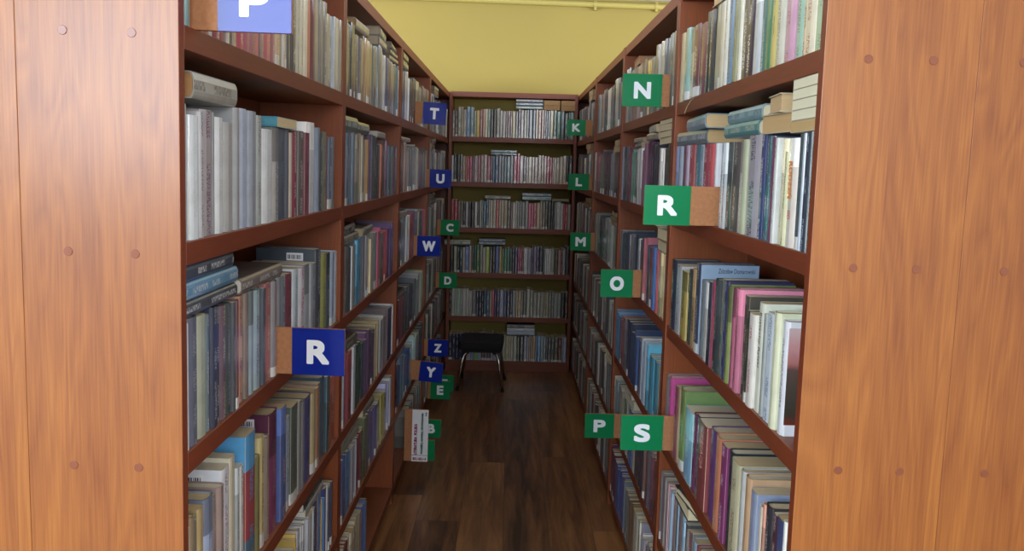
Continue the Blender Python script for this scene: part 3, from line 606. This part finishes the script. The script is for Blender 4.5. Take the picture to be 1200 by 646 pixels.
for sd in 'lr':
    for k in (1, 2, 3):
        for lv in range(6):
            lo, hi = unit_s[sd, k]
            if k == 3: hi = DB - (DL if sd == 'l' else DR) - .01
            pal = GEN.get((sd, k, lv)); pal = pal.split() if pal else PAL0
            if (sd, k, lv) in (('l', 3, 0), ('l', 1, 0)): hi2 = hi if k == 3 else lo + .55
            elif (sd, k, lv) == ('l', 2, 0): lo, hi2 = lo + .5, hi
            else: hi2 = hi - random.uniform(0, .05)
            n = len(pal); grow = 1.15 if k == 1 else 1.1
            # stretch short palettes so that the order keeps its place
            rep = max(1, round((hi2 - lo) / .021 / n)); pal2 = [hexmix(c, random.uniform(.85, 1.1)) for c in pal for _ in range(rep)] if rep > 1 and n < 30 else pal
            fill(sd, k, lv, lo, hi2, pal2, hb=.205 if lv != 5 else .20, grow=grow)
for lv, p in BACKP.items():
    p = p.split(); room = HB[lv + 1] - T - HB[lv] - .01
    x = XB0 + UP + .001; W_ = (XB1 - XB0 - 2 * UP - .004); ws = [random.uniform(.6, 1.4) for _ in p]; tot = sum(ws)
    hc = .2
    for c, q in zip(p, ws):
        th = W_ * q / tot
        if random.random() < .35: hc = .198 + random.uniform(-.012, .014)
        addbook('b', lv, x, x + th, min(room, hc + random.uniform(-.004, .004)), c, inset=random.uniform(.004, .012), seg=[(0, '#b8b8b4'), (.09, c)] if random.random() < .4 else None)
        x += th
# books lying on top of the upright ones: side, level, s0, s1 (along the row), thickness, cover, pages, out face, yaw, flag
def lie(sd, lv, sA, sB, th, col, out='spine', pages='#c8ae80', yaw=0, dep=.14, lab=None, unit=0, inset=.004, ink=None):
    if sd != 'b': sA, sB = sorted((sA, sB)); sA = max(sA, UP + .0025)
    BOOKS.append(dict(sd=sd, lv=lv, unit=unit, s0=min(sA, sB), s1=max(sA, sB), th=th, col=col, ink=ink or marks_for(col)[0], amt=.7 if out == 'spine' else .3,
                      lie=True, out=out, pages=pages, yaw=yaw, dep=dep, lab=lab, inset=inset, h=None, seg=None, flag=None, hard=th > .022))
def lpx(sd, lv, xa, xb, y, *a, **k):
    lie(sd, lv, on_row(sd, xa, y)[0], on_row(sd, xb, y)[0], *a, **k)
lpx('l', 4, 231, 281, 110, .042, '#a9a79c', pages='#c09060', lab='thick grey book with tan pages lying on the white books', dep=.15)
lpx('l', 4, 327, 350, 140, .022, '#3f9ab0', out='head', pages='#cdbb92', lab='thin teal book lying flat beside the large white volume', dep=.2)
for c, t_ in (('#3f4650', .026), ('#4f88ac', .030), ('#3a4454', .028)):
    lpx('l', 3, 213, {'#3f4650': 281, '#4f88ac': 282, '#3a4454': 277}[c], 350, t_, c, dep=.15, lab={'#3f4650': 'lowest of three dark books lying in a stack behind the left panel', '#4f88ac': 'blue book in the middle of the stack behind the left panel', '#3a4454': 'topmost dark book of the stack behind the left panel'}[c])
lpx('l', 3, 287, 333, 340, .030, '#7b6f68', pages='#d8d4c8', dep=.16, lab='grey brown book lying flat right of the three book stack')
lie('l', 1, .82, 1.02, .022, '#9a9e9c', pages='#d0ccc0', lab='pale book on top of the flat pair below the R sign'); lie('l', 1, .80, 1.0, .02, '#2c3434', pages='#d0ccc0', lab='dark book under a pale one, lowest near left shelf')
# right near bay
lpx('r', 4, 822, 795, 160, .036, '#6c7c84', pages='#c8a878', lab='lower grey book with tan pages lying near the far end', yaw=3)
lpx('r', 4, 826, 801, 145, .036, '#7898a8', pages='#ccae80', lab='upper blue grey book with tan pages lying at the far end', yaw=-2)
lpx('r', 4, 885, 846, 155, .030, '#4c8c90', pages='#d8ccac', lab='lower teal book lying flat behind the tan page blocks')
lpx('r', 4, 889, 850, 145, .028, '#7cA4ac'.lower(), pages='#d8ccac', lab='upper pale teal book lying flat behind the tan page blocks')
lpx('r', 4, 917, 890, 150, .036, '#b8a888', out='fore', pages='#b89a6c', lab='tan book lying with its pages to the aisle, beside the cream stack', yaw=4)
lpx('r', 4, 916, 897, 130, .034, '#b8a888', out='fore', pages='#c0a47a', lab='upper tan book with its pages to the aisle beside the cream stack', yaw=-5)
for i_, nm in enumerate(('lowest', 'second', 'third', 'fourth', 'topmost')):
    lpx('r', 4, 959, 925, 130, .017 if i_ else .02, '#c8c4a8', out='fore', pages='#d8d4b8' if i_ else '#b89c6c', dep=.14, lab=nm + ' of the thin cream books stacked flat by the right panel')
lie('r', 5, .62, .80, .030, '#b8a080', out='fore', pages='#c8ac80', lab='tan book lying flat at the top edge on the right')
lpx('r', 1, 803, 787, 620, .036, '#20242c', out='fore', pages='#d4c8a4', lab='lower black book with cream pages lying below the S sign'); lpx('r', 1, 811, 792, 610, .036, '#242830', out='fore', pages='#d8ccaa', lab='upper black book with cream pages lying below the S sign', yaw=6)
# second and further bookcases
def st(sd, k, lv, a, n, th, col, out, pages, ln=.2, **kw):
    for i in range(n): lie(sd, lv, k * UN + a, k * UN + a + ln, th * random.uniform(.85, 1.15), hexmix(col, random.uniform(.85, 1.1)), out=out, pages=pages, yaw=random.uniform(-3, 3), unit=k, **kw)
st('l', 1, 5, .20, 1, .03, '#a89c88', 'spine', '#a8845c'); st('l', 1, 5, .62, 2, .03, '#8c8884', 'spine', '#b0a088'); st('l', 1, 5, .9, 3, .024, '#6c645c', 'spine', '#8c7c68')
st('l', 1, 4, .03, 1, .045, '#64706c', 'spine', '#848474'); st('l', 1, 4, .25, 1, .035, '#70766c', 'spine', '#848474'); st('l', 1, 4, .62, 1, .02, '#b8bcb8', 'spine', '#b8b8ac')
st('l', 1, 3, .03, 1, .03, '#7c7c74', 'spine', '#b89c70', ln=.26); st('l', 1, 3, .03, 1, .028, '#3c3c3c', 'spine', '#d8dad8', ln=.22); st('l', 1, 3, .35, 1, .03, '#74766c', 'spine', '#a89878', ln=.24)
st('l', 1, 2, .03, 1, .035, '#6c6454', 'spine', '#b0a48c', ln=.24); st('l', 1, 1, .03, 2, .03, '#8c8c7c', 'spine', '#c4b894', ln=.3); st('l', 1, 1, .45, 1, .03, '#a8a088', 'spine', '#c8bc98')
st('l', 2, 5, .05, 2, .035, '#2c3038', 'spine', '#50484c'); st('l', 2, 4, .05, 1, .02, '#c0bcb0', 'spine', '#b8b0a0', ln=.3); st('l', 2, 3, .03, 1, .03, '#a8a8a0', 'spine', '#c4c4bc', ln=.25)
st('l', 2, 2, .05, 1, .03, '#4c4c4c', 'spine', '#b89878'); st('l', 2, 1, .05, 1, .04, '#8c8c84', 'spine', '#94948c', ln=.3); st('l', 3, 5, .3, 2, .03, '#6c5c54', 'spine', '#80705c'); st('l', 3, 4, .2, 2, .03, '#7c6c64', 'spine', '#a08c78'); st('l', 3, 3, .3, 2, .03, '#3c3834', 'spine', '#74685c')
st('r', 1, 5, .75, 1, .03, '#a0886c', 'fore', '#a87c58'); st('r', 1, 4, .03, 4, .022, '#3c3c40', 'fore', '#b8a888', ln=.22); st('r', 1, 4, .30, 3, .026, '#a0988c', 'spine', '#b8a484', ln=.2)
st('r', 1, 4, .62, 2, .02, '#8c8c84', 'spine', '#a08c74'); st('r', 1, 3, .04, 2, .035, '#a0906c', 'fore', '#bcae8c', ln=.18); st('r', 1, 3, .22, 1, .035, '#8c846c', 'fore', '#b8ac90', ln=.18)
st('r', 2, 4, .05, 2, .028, '#8c7c6c', 'fore', '#9c8468'); st('r', 2, 3, .08, 3, .022, '#3c3834', 'fore', '#8c7858'); st('r', 3, 5, .25, 2, .03, '#8c7c6c', 'fore', '#a08464'); st('r', 3, 4, .3, 2, .03, '#8c7464', 'fore', '#a88c6c'); st('r', 3, 3, .3, 2, .03, '#6c5848', 'fore', '#8c7050')
st('r', 2, 1, .1, 3, .03, '#a89c88', 'fore', '#c4b898', ln=.18); st('r', 1, 1, .6, 2, .035, '#a8a08c', 'fore', '#b8b09c'); st('r', 3, 0, .2, 2, .03, '#6c6860', 'fore', '#a8a090')
def stb(lv, px0, px1, n, th, cols, out, pages, labs):
    xa = on_row('b', px0, 200)[0]; xb = on_row('b', px1, 200)[0]
    for i in range(n): lie('b', lv, xa, xb, th, cols[i % len(cols)], out=out, pages=pages, lab=labs[i] if labs else None)
stb(5, 603, 634, 3, .024, ['#7c8878', '#6c7c8c', '#5c6068'], 'spine', '#b0a890', ['lowest of three grey books lying on the back rack top shelf', 'middle of three grey books lying on the back rack top shelf', 'topmost of three grey books lying on the back rack top shelf'])
stb(5, 635, 654, 2, .034, ['#9c7850'], 'fore', '#a8845c', None); stb(5, 655, 674, 2, .036, ['#9c7048'], 'fore', '#a07c54', None)
stb(4, 575, 605, 2, .018, ['#3c4c54', '#6c8c98'], 'spine', '#b0a890', None)
stb(3, 569, 599, 1, .028, ['#6c6860'], 'spine', '#8c8c84', None); stb(3, 613, 647, 2, .026, ['#7cA0a0'.lower(), '#44607c'], 'spine', '#b0a890', None); stb(3, 648, 668, 1, .02, ['#8c8470'], 'fore', '#8c8470', None)
stb(2, 522, 553, 1, .038, ['#7c8470'], 'spine', '#8c8c84', None); stb(2, 563, 594, 2, .022, ['#5c7488', '#44586c'], 'spine', '#a0a8b0', None)
stb(0, 599, 632, 3, .026, ['#8ca0b8', '#a8b8c8', '#14141c'], 'spine', '#b0b0b0', None)

# rest heights for the lying ones, stacked in the order given
tops = {}
for bk in BOOKS:
    if bk['lie']: continue
    bk['z0'] = heights[bk['sd']][bk['lv']] + .0004
    tops.setdefault((bk['sd'], bk['lv']), []).append([bk['s0'], bk['s1'], bk['z0'] + bk['h'], 0])
kept = []
for bk in BOOKS:
    if not bk['lie']: kept.append(bk); continue
    tp = tops[bk['sd'], bk['lv']]; z = max([t_[2] for t_ in tp if t_[0] < bk['s1'] + .003 and t_[1] > bk['s0'] - .003] or [heights[bk['sd']][bk['lv']]])
    bk['z0'] = z + .0006
    if bk['z0'] + bk['th'] > heights[bk['sd']][bk['lv'] + 1] - T - .001:
        bk['th'] = heights[bk['sd']][bk['lv'] + 1] - T - .001 - bk['z0']
        if bk['th'] < .008: continue
    tp.append([bk['s0'], bk['s1'], bk['z0'] + bk['th'], 1]); kept.append(bk)
BOOKS = kept

# ------------------------------------------------------------------ book meshes
def book_geo(w_, D, h, col, ink, amt, seg, hard, pages, simple=False):
    """local: x = thickness (centred), y = depth (spine at 0), z = up. returns cover (v,f,col,ink,uv) and page lists"""
    seg = seg or [(0, col)]
    zs = [s_[0] * h for s_ in seg] + [h]; zs[0] = 0
    hw_ = w_ / 2
    rr = min(.22 * w_, .0055) * (1 if hard else .55)
    prof = [(a_, rr * abs(a_) ** 2.6 + (.0008 if abs(a_) == 1 else 0)) for a_ in (-1, -.9, -.7, -.4, .4, .7, .9, 1)]
    if False: prof = [(-1, .004), (-.8, .0012), (-.35, 0), (.35, 0), (.8, .0012), (1, .004)]
    if simple: prof = [(-1, .003), (-.6, 0), (.6, 0), (1, .003)]
    k = min(1, w_ / .012)
    outer = [(-hw_, D)] + [(a * hw_, b_ * k) for a, b_ in prof] + [(hw_, D)]
    c = min(.0022 if hard else .0007, w_ * .12)
    V = []; Fc = []; C = []; K = []; UV = []; vo = random.uniform(0, 60)
    n = len(outer)
    def quad(vs, cc, a, uvs):
        i = len(V); V.extend(vs); Fc.append(tuple(range(i, i + len(vs)))); C.append(lin(cc)); K.append((*lin(ink), a)); UV.append(uvs)
    for si in range(len(zs) - 1):
        z0, z1 = zs[si], zs[si + 1]; cc = seg[si][1]
        for i in range(n - 1):
            (xa, ya), (xb, yb) = outer[i], outer[i + 1]
            spine = 1 <= i <= n - 3
            a = amt if spine and (seg[si][1] == col) else (.0 if not spine else amt * .5)
            quad([(xa, ya, z0), (xb, yb, z0), (xb, yb, z1), (xa, ya, z1)], cc, a, [(xa / hw_, z0 + vo), (xb / hw_, z0 + vo), (xb / hw_, z1 + vo), (xa / hw_, z1 + vo)])
    if simple:
        P = []
        pc = pages
        return (V, Fc, C, K, UV), [([(x, y, h - .002) for x, y in outer], None), ([(x, y, .001) for x, y in outer][::-1], None), ([(-hw_, D - .002, 0), (hw_, D - .002, 0), (hw_, D - .002, h), (-hw_, D - .002, h)], None)]
    inner = [(-hw_ + c, D)] + [(a * (hw_ - c), b_ * k + c) for a, b_ in prof] + [(hw_ - c, D)]
    for i in range(n - 1):
        (xa, ya), (xb, yb) = outer[i], outer[i + 1]; (ia, ja), (ib, jb) = inner[i], inner[i + 1]
        for z, cc in ((h, seg[-1][1]), (0, seg[0][1])):
            q = [(xa, ya, z), (xb, yb, z), (ib, jb, z), (ia, ja, z)]
            quad(q if z else q[::-1], cc, 0, [(0, 0)] * 4)
        quad([(ia, ja, 0), (ia, ja, h), (ib, jb, h), (ib, jb, 0)], hexmix(col, .9), 0, [(0, 0)] * 4)
    for (xa, ya), (ia, ja) in ((outer[0], inner[0]), (outer[-1], inner[-1])):
        quad([(xa, ya, 0), (ia, ja, 0), (ia, ja, h), (xa, ya, h)], col, 0, [(0, 0)] * 4)
    top = h - (.0028 if hard else .0004); bot = .0028 if hard else .0004; y0, y1 = c + .0022, D - (.003 if hard else .0006); px = hw_ - c - .0001
    PV = [(x, y, z) for x in (-px, px) for y in (y0, y1) for z in (bot, top)]
    PF = [(0, 1, 3, 2), (4, 6, 7, 5), (0, 4, 5, 1), (2, 3, 7, 6), (0, 2, 6, 4), (1, 5, 7, 3)]
    return (V, Fc, C, K, UV), (PV, PF)
def make_mesh(name, V, Fc, C, K, UV, mats_, mi=None):
    me = bpy.data.meshes.new(name); me.from_pydata(V, [], Fc)
    for m_ in mats_: me.materials.append(m_)
    if mi: me.polygons.foreach_set('material_index', mi)
    ca = me.color_attributes.new('col', 'FLOAT_COLOR', 'CORNER'); ka = me.color_attributes.new('ink', 'FLOAT_COLOR', 'CORNER'); uv = me.uv_layers.new(name='UVMap')
    cb, kb, ub = [], [], []
    for f, c, k, u in zip(Fc, C, K, UV):
        for j in range(len(f)): cb += [*c, 1]; kb += list(k); ub += list(u[j])
    ca.data.foreach_set('color', cb); ka.data.foreach_set('color', kb); uv.data.foreach_set('uv', ub)
    return me
ROT = {'l': Matrix.Rotation(PI / 2, 4, 'Z'), 'r': Matrix.Rotation(-PI / 2, 4, 'Z'), 'b': Matrix.Identity(4)}
def book_dims(bk):
    if not bk['lie']: return bk['s1'] - bk['s0'], bk['depth'], bk['h']
    L_ = bk['s1'] - bk['s0']
    if bk['out'] == 'head': return bk['th'], L_, bk['dep']
    return bk['th'], bk['dep'], L_
def book_matrix(bk):
    sd = bk['sd']; w_, D, h = book_dims(bk); sm = (bk['s0'] + bk['s1']) / 2
    if sd == 'b': base = ROW['b'] @ Matrix.Translation((sm, bk['inset'], bk['z0']))
    else: base = ROW[sd] @ Matrix.Translation((SG[sd] * bk['inset'], sm, bk['z0']))
    base = base @ ROT[sd]                     # now +y runs into the shelf, x along the row
    if not bk['lie']: return base
    yw = Matrix.Rotation(math.radians(bk['yaw']), 4, 'Z')
    lay = Matrix.Rotation(-PI / 2, 4, 'Y')    # thickness up: x->z, z->-x
    if bk['out'] == 'spine': return base @ Matrix.Translation((0, .0, w_ / 2)) @ yw @ Matrix.Translation((h / 2, 0, 0)) @ lay
    if bk['out'] == 'fore': return base @ Matrix.Translation((0, D, w_ / 2)) @ yw @ Matrix.Rotation(PI, 4, 'Z') @ Matrix.Translation((h / 2, 0, 0)) @ lay
    # head out: spine towards the near end
    sgn = -1 if sd == 'l' else 1
    R = Matrix(((0, -sgn * -1, 0, 0), (0, 0, -1, 0), (1, 0, 0, 0), (0, 0, 0, 1)))
    # axes: local x -> up, local y -> along row away from the camera, local z -> out of the shelf
    ux = Vector((0, 0, 1)); uy = Vector((1 if sd != 'r' else -1, 0, 0)); uz = ux.cross(uy)
    R = Matrix((ux, uy, uz)).transposed().to_4x4()
    start = Vector((-D / 2 if sd != 'r' else D / 2, h if uz.y < 0 else 0, w_ / 2))
    return base @ Matrix.Translation(start) @ R
vis = []
for bk in BOOKS:
    mw = book_matrix(bk); w_, D, h = book_dims(bk); bk['mw'] = mw
    pts = [project(mw @ Vector((x, y, z))) for x in (-w_ / 2, w_ / 2) for y in (0,) for z in (0, h)]
    if bk['lie']: pts = [project(mw @ Vector((x, y, z))) for x in (-w_ / 2, w_ / 2) for y in (0, D) for z in (0, h)]
    xs = [min(1200, max(0, p[0])) for p in pts]; ys_ = [min(646, max(0, p[1])) for p in pts]
    wpx = max(xs) - min(xs); hpx = max(ys_) - min(ys_)
    if not bk['lie'] and bk['sd'] != 'b':
        # drop the perspective slope of the base line from the height
        hpx = max(0, abs(pts[0][1] - pts[1][1])) * (1 if max(ys_) - min(ys_) > 5 else 0)
    bk['area'] = wpx * hpx * (.5 if bk['lie'] else 1)
    if bk['sd'] == 'b': bk['area'] *= 1
    # hidden ones: below the frame or behind the end panels
    c = project(mw @ Vector((0, 0, h * .6)))
    if c[2] < .3 or c[1] > 690 or c[1] < -120: bk['area'] = 0
    if bk.get('lab'): bk['area'] += 1e6 if bk['area'] > 0 else 0
order = sorted(range(len(BOOKS)), key=lambda i: -BOOKS[i]['area'])
single = set(i for i in order[:300] if BOOKS[i]['area'] > 0)
# order numbers along each shelf, counted over all upright books of a bookcase shelf
grp = {}
for i, bk in enumerate(BOOKS):
    if not bk['lie']: grp.setdefault((bk['sd'], bk['unit'], bk['lv']), []).append((bk['s0'], i))
num = {}
for k, l in grp.items():
    for j, (s, i) in enumerate(sorted(l)): num[i] = j + 1
WHERE = {('l', 0, 5): 'left shelf with the blue P sign', ('l', 0, 4): 'left shelf under the P sign', ('l', 0, 3): 'left shelf with the R sign', ('l', 0, 2): 'left shelf under the R sign', ('l', 0, 1): 'lowest near left shelf', ('l', 0, 0): 'bottom near left shelf',
         ('r', 0, 5): 'top right near shelf', ('r', 0, 4): 'near shelf with green R sign', ('r', 0, 3): 'near shelf under green R sign', ('r', 0, 2): 'near shelf with green S sign', ('r', 0, 1): 'near shelf under green S sign', ('r', 0, 0): 'bottom near right shelf'}
LVN = ['bottom', 'fifth', 'fourth', 'third', 'second', 'top']
UNN = {1: 'second', 2: 'third', 3: 'last'}
def where(sd, u, lv):
    if sd == 'b': return 'back rack %s shelf' % LVN[lv]
    return WHERE.get((sd, u, lv)) or '%s shelf of %s %s bookcase' % (LVN[lv], UNN[u], 'left' if sd == 'l' else 'right')
def group_of(bk):
    n_ = {'l': 'left row', 'r': 'right row', 'b': 'back rack'}[bk['sd']]
    return ('books lying flat on others, ' if bk['lie'] else 'upright books on the shelves of the ') + n_
PLAIN_PAGES = []
used_labels = set()
lcount = {}
stuff = [[], [], [], [], [], []]
for i, bk in enumerate(BOOKS):
    w_, D, h = book_dims(bk); mw = bk['mw']
    if i in single:
        (V, Fc, C, K, UV), (PV, PF) = book_geo(w_, D, h, bk['col'], bk['ink'], bk['amt'], bk['seg'], bk['hard'], bk['pages'])
        o = link(bpy.data.objects.new('book', make_mesh('book', V, Fc, C, K, UV, [M_cover]))); o.matrix_world = mw
        n6 = len(PF); pc = lin(bk['pages'])
        po = link(bpy.data.objects.new('pages', make_mesh('pages', PV, PF, [pc] * n6, [(0, 0, 0, 0)] * n6, [[(PV[v][0], PV[v][1] + PV[v][2]) for v in f] for f in PF], [M_pages]))); po.parent = o
        if bk.get('lab'): lab = bk['lab']
        elif bk['lie']:
            kk = (bk['sd'], bk['unit'], bk['lv']); lcount[kk] = lcount.get(kk, 0) + 1
            lab = '%s book lying flat, %s counted from the front, %s' % (cname(bk['col']), ordn(lcount[kk]), where(*kk))
        else:
            sz = 'slim ' if w_ < .013 else ('thick ' if w_ > .028 else '')
            frm = 'from the left' if bk['sd'] == 'b' else 'from the front'
            lab = '%s%s book, %s %s, %s' % (sz, cname(bk['col']), ordn(num[i]), frm, where(bk['sd'], bk['unit'], bk['lv']))
        tag(o, lab, 'book', group_of(bk))
        fl = bk['flag']
        near = -1 if bk['sd'] != 'r' else 1      # local x side that faces the camera
        if fl == 'L':      # catalogue label on the cover that faces the camera, near the head
            q = MB(); X_ = near * (w_ / 2); q.box(*sorted((X_, X_ + near * .0004)), .035, .078, h - .030, h - .010)
            lb = q.build('barcode_label', M_paper, o)
            q = MB()
            for j in range(9): q.box(*sorted((X_ + near * .00045, X_ + near * .0007)), .040 + j * .004, .040 + j * .004 + (.0024 if j % 3 else .0013), h - .026, h - .015)
            q.build('barcode', M_inkk, lb)
        if fl == 'Z' or fl == 'C': bk['obj'] = o; SPECIAL = None
        bk['obj'] = o
    else:
        (V, Fc, C, K, UV), caps = book_geo(w_, D, h, bk['col'], bk['ink'], bk['amt'], bk['seg'], False, bk['pages'], simple=True)
        n0 = len(stuff[0]); stuff[0] += [tuple(mw @ Vector(v)) for v in V]
        stuff[1] += [tuple(n0 + q for q in f) for f in Fc]; stuff[2] += C; stuff[3] += K; stuff[4] += UV; stuff[5] += [0] * len(Fc)
        for vs, _ in caps:
            n0 = len(stuff[0]); stuff[0] += [tuple(mw @ Vector(v)) for v in vs]; stuff[1].append(tuple(range(n0, n0 + len(vs)))); stuff[2].append(lin(bk['pages'])); stuff[3].append((0, 0, 0, 0)); stuff[4].append([(v[0], v[1]) for v in vs]); stuff[5].append(1)
me = make_mesh('shelved_books', *stuff[:5], [M_cover, M_pages], stuff[5])
o = link(bpy.data.objects.new('shelved_books', me))
tag(o, 'smaller books filling the far shelves of both rows and the back rack', 'books', None, 'stuff')

# ------------------------------------------------------------------ titles and pictures that can be read in the photograph
def find(sd, lv, col):
    for bk in BOOKS:
        if bk['sd'] == sd and bk['lv'] == lv and bk['col'] == col and bk.get('obj') and not bk['lie'] and bk['unit'] == 0: return bk
def spine_title(bk, body, frac, z, mtl, cap=.5, bold=.0, down=True):
    if not bk: return
    w_, D, h = book_dims(bk)
    bk_o = bk['obj']
    for e_ in bk_o.data.color_attributes['ink'].data: e_.color = (0, 0, 0, 0)
    text_mesh('title', body, (h * frac, w_ * cap), .0002, mtl, bk_o, (0, -.0003, h * z), (PI / 2, PI / 2 if down else -PI / 2, 0), bold=bold)
M_or = plain('orange_ink', '#dd8a3a', .6); M_pk = plain('pale_red_ink', '#d89a90', .6); M_pk2 = plain('dark_green_ink', '#3c4c3c', .6); M_bl = plain('blue_ink', '#5060a0', .6); M_rd = plain('red_ink', '#c03040', .6)
spine_title(find('r', 4, '#dcd4c8'), 'RODZE\u0143', .34, .62, M_or, .55, .03)
spine_title(find('r', 2, '#8c3438'), 'KREACJA', .42, .66, M_pk, .4, .01)
spine_title(find('r', 3, '#dce0cc'), 'Eustachy Rylski', .5, .66, M_pk2, .45)
spine_title(find('r', 4, '#dcd4c8'), 'DO', .08, .3, M_rd, .3)
bk = find('r', 3, '#384058')
if bk:      # pale blue cover facing the camera with the author's name
    w_, D, h = book_dims(bk); q = MB(); q.box(w_ / 2, w_ / 2 + .0004, .003, D - .001, .002, h - .002)
    M_pb = plain('pale_blue_cover', '#93a9c2', .35, coat=.5)
    cv = q.build('front_cover', M_pb, bk['obj']); cv['label'] = 'pale blue front cover'
    text_mesh('title', 'Zdzis\u0142aw Domarowski', (D * .62, .012), .0002, M_inkk, cv, (w_ / 2 + .0005, D * .62, h - .017), (PI / 2, 0, PI / 2))
bk = find('r', 3, '#dce0e8')
if bk:      # cover photograph: pink sky, dark meadow, fair haired child in a purple jacket
    w_, D, h = book_dims(bk); x_ = w_ / 2
    m_, nt, lk, bb = mat('cover_photograph')
    tc = N(nt, 'ShaderNodeTexCoord'); sp = N(nt, 'ShaderNodeSeparateXYZ'); lk.new(tc.outputs['Object'], sp.inputs[0])
    nz = N(nt, 'ShaderNodeTexNoise'); nz.inputs['Scale'].default_value = 90; lk.new(tc.outputs['Object'], nz.inputs['Vector'])
    nb = N(nt, 'ShaderNodeTexNoise'); nb.inputs['Scale'].default_value = 25; lk.new(tc.outputs['Object'], nb.inputs['Vector'])
    zf = mth(nt, lk, 'DIVIDE', sp.outputs[2], h); zf = mth(nt, lk, 'ADD', zf, mth(nt, lk, 'MULTIPLY', mth(nt, lk, 'SUBTRACT', nb.outputs['Fac'], .5), .12))
    zf = mth(nt, lk, 'ADD', zf, mth(nt, lk, 'MULTIPLY', mth(nt, lk, 'SUBTRACT', nz.outputs['Fac'], .5), .06))
    lk.new(ramp(nt, lk, zf, [(.1, lin('#6c2c24')), (.2, lin('#3c3830')), (.45, lin('#4c443c')), (.58, lin('#5c4844')), (.64, lin('#a86c68')), (.78, lin('#c09090')), (.98, lin('#c8b8b8'))]), bb.inputs['Base Color'])
    bb.inputs['Roughness'].default_value = .3; bb.inputs['Coat Weight'].default_value = .5
    q = MB(); q.box(x_, x_ + .0004, .004, D - .003, h * .10, h * .95); pc = q.build('cover_picture', m_, bk['obj']); pc['label'] = 'cover photograph of a child in purple under a pink sky'
    def disc(name, cy, cz, ry, rz, off, mtl):
        q = MB(); q.add([(x_ + off, cy + ry * math.cos(a * PI / 14), cz + rz * math.sin(a * PI / 14)) for a in range(28)] + [(x_ + off - .0001, cy, cz)], [(a, (a + 1) % 28, 28) for a in range(28)]); q.build(name, mtl, pc)
    disc('printed_jacket', D * .36, h * .38, .022, .030, .0007, plain('printed_purple', '#4c2c60', .35))
    disc('printed_hair', D * .38, h * .54, .016, .020, .0009, plain('printed_blond', '#b89c78', .35))

# ------------------------------------------------------------------ ribbon bookmark hanging over the top right shelf edge
p_ = [on_row('r', 818, 112), on_row('r', 813, 118), on_row('r', 809, 126), on_row('r', 807, 134)]
q = MB(); vs = []
for j, (s, z) in enumerate([(p_[0][0], H[5] + .001)] + p_):
    x = (.006 if j == 0 else -.0035 - .002 * j); vs += [(x, s - .004, max(z, 0) if j else z), (x, s + .004, z), (x - .0006, s - .004, z), (x - .0006, s + .004, z)]
fs = []
for j in range(4):
    a = 4 * j; c = a + 4
    fs += [(a, a + 1, c + 1, c), (a + 2, c + 2, c + 3, a + 3), (a, c, c + 2, a + 2), (a + 1, a + 3, c + 3, c + 1)]
q.add(vs, fs); rb = q.build('ribbon_bookmark', M_rib, mw=ROW['r'])
tag(rb, 'cream ribbon bookmark hanging over the top right shelf edge', 'ribbon')

# ------------------------------------------------------------------ stool at the end of the aisle
st_ = empty('stool', Matrix.Translation((-.178, 5.87, 0)) @ Matrix.Rotation(math.radians(-2), 4, 'Z'))
tag(st_, 'low stool with a black padded seat and chrome tube legs', 'stool')
q = MB(); nx = 12
# cushion: rounded box
bm = bmesh.new(); bmesh.ops.create_cube(bm, size=1)
for v in bm.verts: v.co = Vector((v.co.x * .295, v.co.y * .31, v.co.z * .068 + .312))
bmesh.ops.bevel(bm, geom=list(bm.edges), offset=.018, segments=4, profile=.6, affect='EDGES')
me = bpy.data.meshes.new('seat'); bm.to_mesh(me); bm.free(); me.materials.append(M_black); me.shade_smooth()
so = link(bpy.data.objects.new('seat', me)); so.parent = st_
q = MB(); q.box(-.13, .13, -.14, .14, .264, .2775); q.build('seat_base', M_rubber, st_, bevel=.002)
for sx in (-1, 1):
    for sy in (-1, 1):
        pts = [(sx * .085, sy * .12, .258), (sx * .100, sy * .13, .256), (sx * .113, sy * .14, .244), (sx * .122, sy * .147, .222), (sx * .128, sy * .153, .19), (sx * .155, sy * .168, .012)]
        q = MB(); q.tube(pts, .0095, 14); lg = q.build('leg', M_chrome, st_, smooth=True)
        q = MB(); q.tube([(sx * .1545, sy * .1675, .018), (sx * .157, sy * .169, .001)], .012, 14); q.build('rubber_foot', M_rubber, lg)
